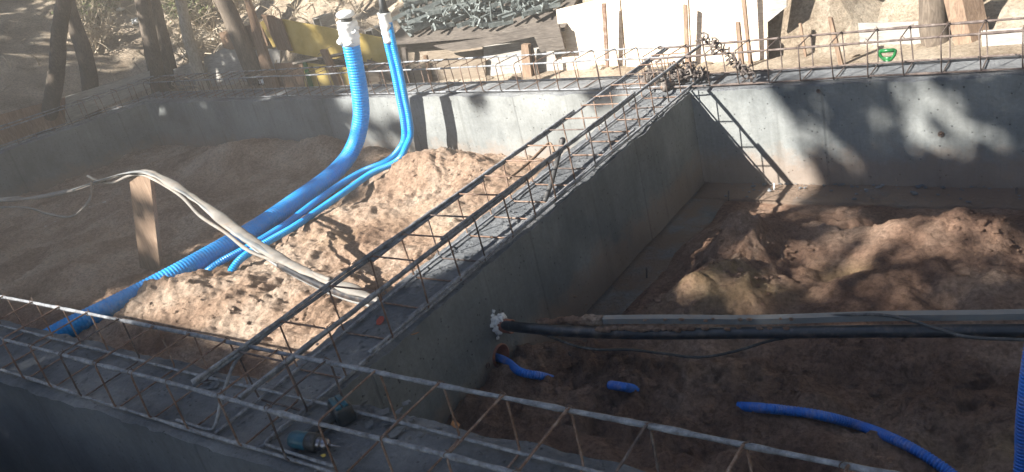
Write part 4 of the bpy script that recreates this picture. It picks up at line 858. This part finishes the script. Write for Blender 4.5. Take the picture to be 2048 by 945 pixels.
NL=150000
u=rng.uniform(-8,7,NL*2); v=rng.uniform(-13,.4,NL*2)
keep=rng.random(NL*2)<dens(u,v)
u,v=u[keep],v[keep]
# soft extra shadows: left bank trees, boughs on the sand
ub=[];vb=[]
def blobshade(p,ax,val,r,n):
    q_=uv(at(*p,ax,val)); 
    for i in range(n): ub.append(random.gauss(q_[0],r*.6)); vb.append(random.gauss(q_[1],r*.6))
random.seed(66)
for p,r,n in [((790,250),.07,30),((960,200),.08,40),((1240,200),.10,50)]: blobshade(p,1,.2,r,n)
u=np.r_[u,ub]; v=np.r_[v,vb]
z=rng.uniform(7.0,9.8,len(u)); X=u-.698*z; Yy=v-1.163*z
A_=rng.normal(size=(len(u),3)); A_[:,2]=np.abs(A_[:,2])+.5; A_/=np.linalg.norm(A_,axis=1)[:,None]
B_=np.cross(A_,rng.normal(size=(len(u),3))); B_/=np.linalg.norm(B_,axis=1)[:,None]; C_=np.cross(A_,B_)
sz=rng.uniform(.06,.10,len(u))[:,None]; c=np.stack([X,Yy,z],1)
V=np.stack([c-B_*sz,c+C_*sz*.55,c+B_*sz,c-C_*sz*.55],1)
own=np.digitize(X,[-9.5,-6.,-3.])
labs=['leafy tree behind the viewer, farthest left','leafy tree behind the viewer, second from the left','leafy tree behind the viewer, third from the left','leafy tree behind the viewer, farthest right']
for k in range(4):
    m_k=own==k
    if m_k.sum()<10: continue
    cx,cy=X[m_k].mean(),Yy[m_k].mean(); root=empty('tree',(cx,cy,-.13),labs[k],'tree','trees behind the viewer')
    P=spline([(cx,cy,-.2),(cx+.1,cy,2),(cx,cy+.1,5.5),(cx+.1,cy,9)],.2); vv,ff=sweep(P,np.linspace(.2,.08,len(P)),12); mk('trunk',vv,ff,M['bark'],root,True)
    Vk=V[m_k].reshape(-1,3); fast('crown',Vk,np.arange(len(Vk)).reshape(-1,4),M['leafdk'],root,False)
# shade over the upper left bank from its own tree crowns
r_=random.Random(5); lv=[];
cl=[]
for i in range(52000):
    uu=r_.uniform(-17,-3.6); vv=r_.uniform(.6,9)
    if uu>-6.4 and r_.random()<.96 : continue
    if uu>-12 and vv>2.2 and r_.random()<.72: continue
    n_=float(0); cl.append((uu,vv))
cl=np.array(cl); nn=fbm(cl[:,0]*.9,cl[:,1]*.9,0,3,5); cl=cl[(nn>-.22)|(rng.random(len(cl))<.3)]
z=rng.uniform(4.0,6.5,len(cl)); c=np.stack([cl[:,0]-.698*z,cl[:,1]-1.163*z,z],1)
A_=rng.normal(size=(len(cl),3)); A_/=np.linalg.norm(A_,axis=1)[:,None]; B_=np.cross(A_,rng.normal(size=(len(cl),3))); B_/=np.linalg.norm(B_,axis=1)[:,None]; C_=np.cross(A_,B_); sz=rng.uniform(.07,.12,len(cl))[:,None]
V=np.stack([c-B_*sz,c+C_*sz*.55,c+B_*sz,c-C_*sz*.55],1).reshape(-1,3)
root=empty('tree',(-10.5,-3.2,-.13),'broad leafy tree outside the left end wall','tree','trees behind the viewer')
P=spline([(-13.5,-2.2,-.3),(-13.4,-2.2,2.5),(-13.2,-2.5,5)],.2); vv,ff=sweep(P,np.linspace(.22,.1,len(P)),12); mk('trunk',vv,ff,M['bark'],root,True)
fast('crown',V,np.arange(len(V)).reshape(-1,4),M['leafdk'],root,False)
# unseen high crowns added around the site to cut the sky light
HT=[(-13,9,'added tall tree on the bank, far left'),(-7,10,'added tall tree on the bank, left'),(-1,11,'added tall tree on the bank, middle'),(6,10,'added tall tree on the bank, right'),(12,6,'added tall tree right of the site, far'),(12,-2,'added tall tree right of the site, near'),(11,-9,'added tall tree right of the viewer'),(5,-14,'added tall tree far behind the viewer')]
NC=30000
X=rng.uniform(-17,15,NC); Yy=rng.uniform(-.5,13,NC); z=rng.uniform(9.5,12,NC)
nx_=9000; X=np.r_[X,rng.uniform(7.5,13,nx_)]; Yy=np.r_[Yy,rng.uniform(-14,9,nx_)]; z=np.r_[z,rng.uniform(2.5,11,nx_)]
X=np.r_[X,rng.uniform(-16,10,nx_)]; Yy=np.r_[Yy,rng.uniform(9,13,nx_)]; z=np.r_[z,rng.uniform(5.5,11,nx_)]
for (xa,xb,ya,yb_,nn_) in ((2.5,14,-14,-4,11000),(-19,-11.5,-17,-11,5000),(-27,-18.5,-11,6,9000)):
    X=np.r_[X,rng.uniform(xa,xb,nn_)]; Yy=np.r_[Yy,rng.uniform(ya,yb_,nn_)]; z=np.r_[z,rng.uniform(9.5,12,nn_)]
kp=fbm(X*.5,Yy*.5,z*.5,3,8)>-.35; X,Yy,z=X[kp],Yy[kp],z[kp]; n_=len(X)
hx=np.array([h[0] for h in HT]); hy=np.array([h[1] for h in HT]); own=np.argmin((X[:,None]-hx)**2+(Yy[:,None]-hy)**2,1)
A_=rng.normal(size=(n_,3)); A_[:,2]=np.abs(A_[:,2])+.6; A_/=np.linalg.norm(A_,axis=1)[:,None]; B_=np.cross(A_,rng.normal(size=(n_,3))); B_/=np.linalg.norm(B_,axis=1)[:,None]; C_=np.cross(A_,B_); sz=rng.uniform(.16,.26,n_)[:,None]
c=np.stack([X,Yy,z],1); V=np.stack([c-B_*sz,c+C_*sz*.6,c+B_*sz,c-C_*sz*.6],1)
for k,(tx,ty,lab) in enumerate(HT):
    mk_=own==k; root=empty('tree',(tx,ty,gz(tx,ty)),lab,'tree','added trees screening the sky'); P=spline([(tx,ty,gz(tx,ty)-.3),(tx+.1,ty,4),(tx,ty,10)],.4); vv,ff=sweep(P,np.linspace(.24,.1,len(P)),12); mk('trunk',vv,ff,M['bark'],root,True)
    Vk=V[mk_].reshape(-1,3)
    if len(Vk): fast('crown',Vk,np.arange(len(Vk)).reshape(-1,4),M['leafdk'],root,False)
hz=MB().box((0,0,5.6),(126,126,15.8)).build('haze',None,None)  # haze volume added to imitate the warm veil of lens glare
m=D.materials.new('glare_haze'); m.use_nodes=True; m.node_tree.nodes.remove(m.node_tree.nodes['Principled BSDF']); pv=m.node_tree.nodes.new('ShaderNodeVolumePrincipled'); pv.inputs['Density'].default_value=.015; pv.inputs['Color'].default_value=(.96,.90,.80,1)
m.node_tree.links.new(pv.outputs[0],m.node_tree.nodes['Material Output'].inputs['Volume']); hz.data.materials.append(m); tag(hz,kind='stuff')
hz['label']='added haze over the site, standing in for lens glare'; hz['category']='haze'
# ------------------------------------------------------------------ light, sky, camera
w=D.worlds.new('World'); sc.world=w; w.use_nodes=True; nt=w.node_tree; bg=nt.nodes['Background']
sky=nt.nodes.new('ShaderNodeTexSky'); sky.sky_type='NISHITA'; sky.sun_disc=False
el=math.asin(-SUN[2]); az=math.atan2(-SUN[0],-SUN[1])
sky.sun_elevation=el; sky.sun_rotation=az; nt.links.new(sky.outputs[0],bg.inputs[0]); bg.inputs[1].default_value=.055; sky.ozone_density=4.5; sky.dust_density=.3
sl=D.lights.new('sun','SUN'); sl.energy=5; sl.angle=math.radians(.45); sl.color=(1,.95,.87); so=D.objects.new('sun',sl); COL.objects.link(so)
so.rotation_euler=Vector(SUN).to_track_quat('-Z','Y').to_euler(); so.location=(0,0,12)
cd=D.cameras.new('camera'); cd.sensor_width=36; cd.lens=36*F/2048; cd.clip_start=.05; cd.clip_end=3000
co=D.objects.new('camera',cd); COL.objects.link(co)
mw=Matrix([list(map(float,r)) for r in R]).to_4x4(); mw.translation=Vector([float(a) for a in CAM]); co.matrix_world=mw; sc.camera=co
sc.view_settings.view_transform='Standard'; sc.view_settings.look='None'; sc.view_settings.exposure=2.38; sc.view_settings.gamma=1
sc.view_settings.use_curve_mapping=False
sc.cycles.max_bounces=6; sc.cycles.diffuse_bounces=4; sc.cycles.use_denoising=True
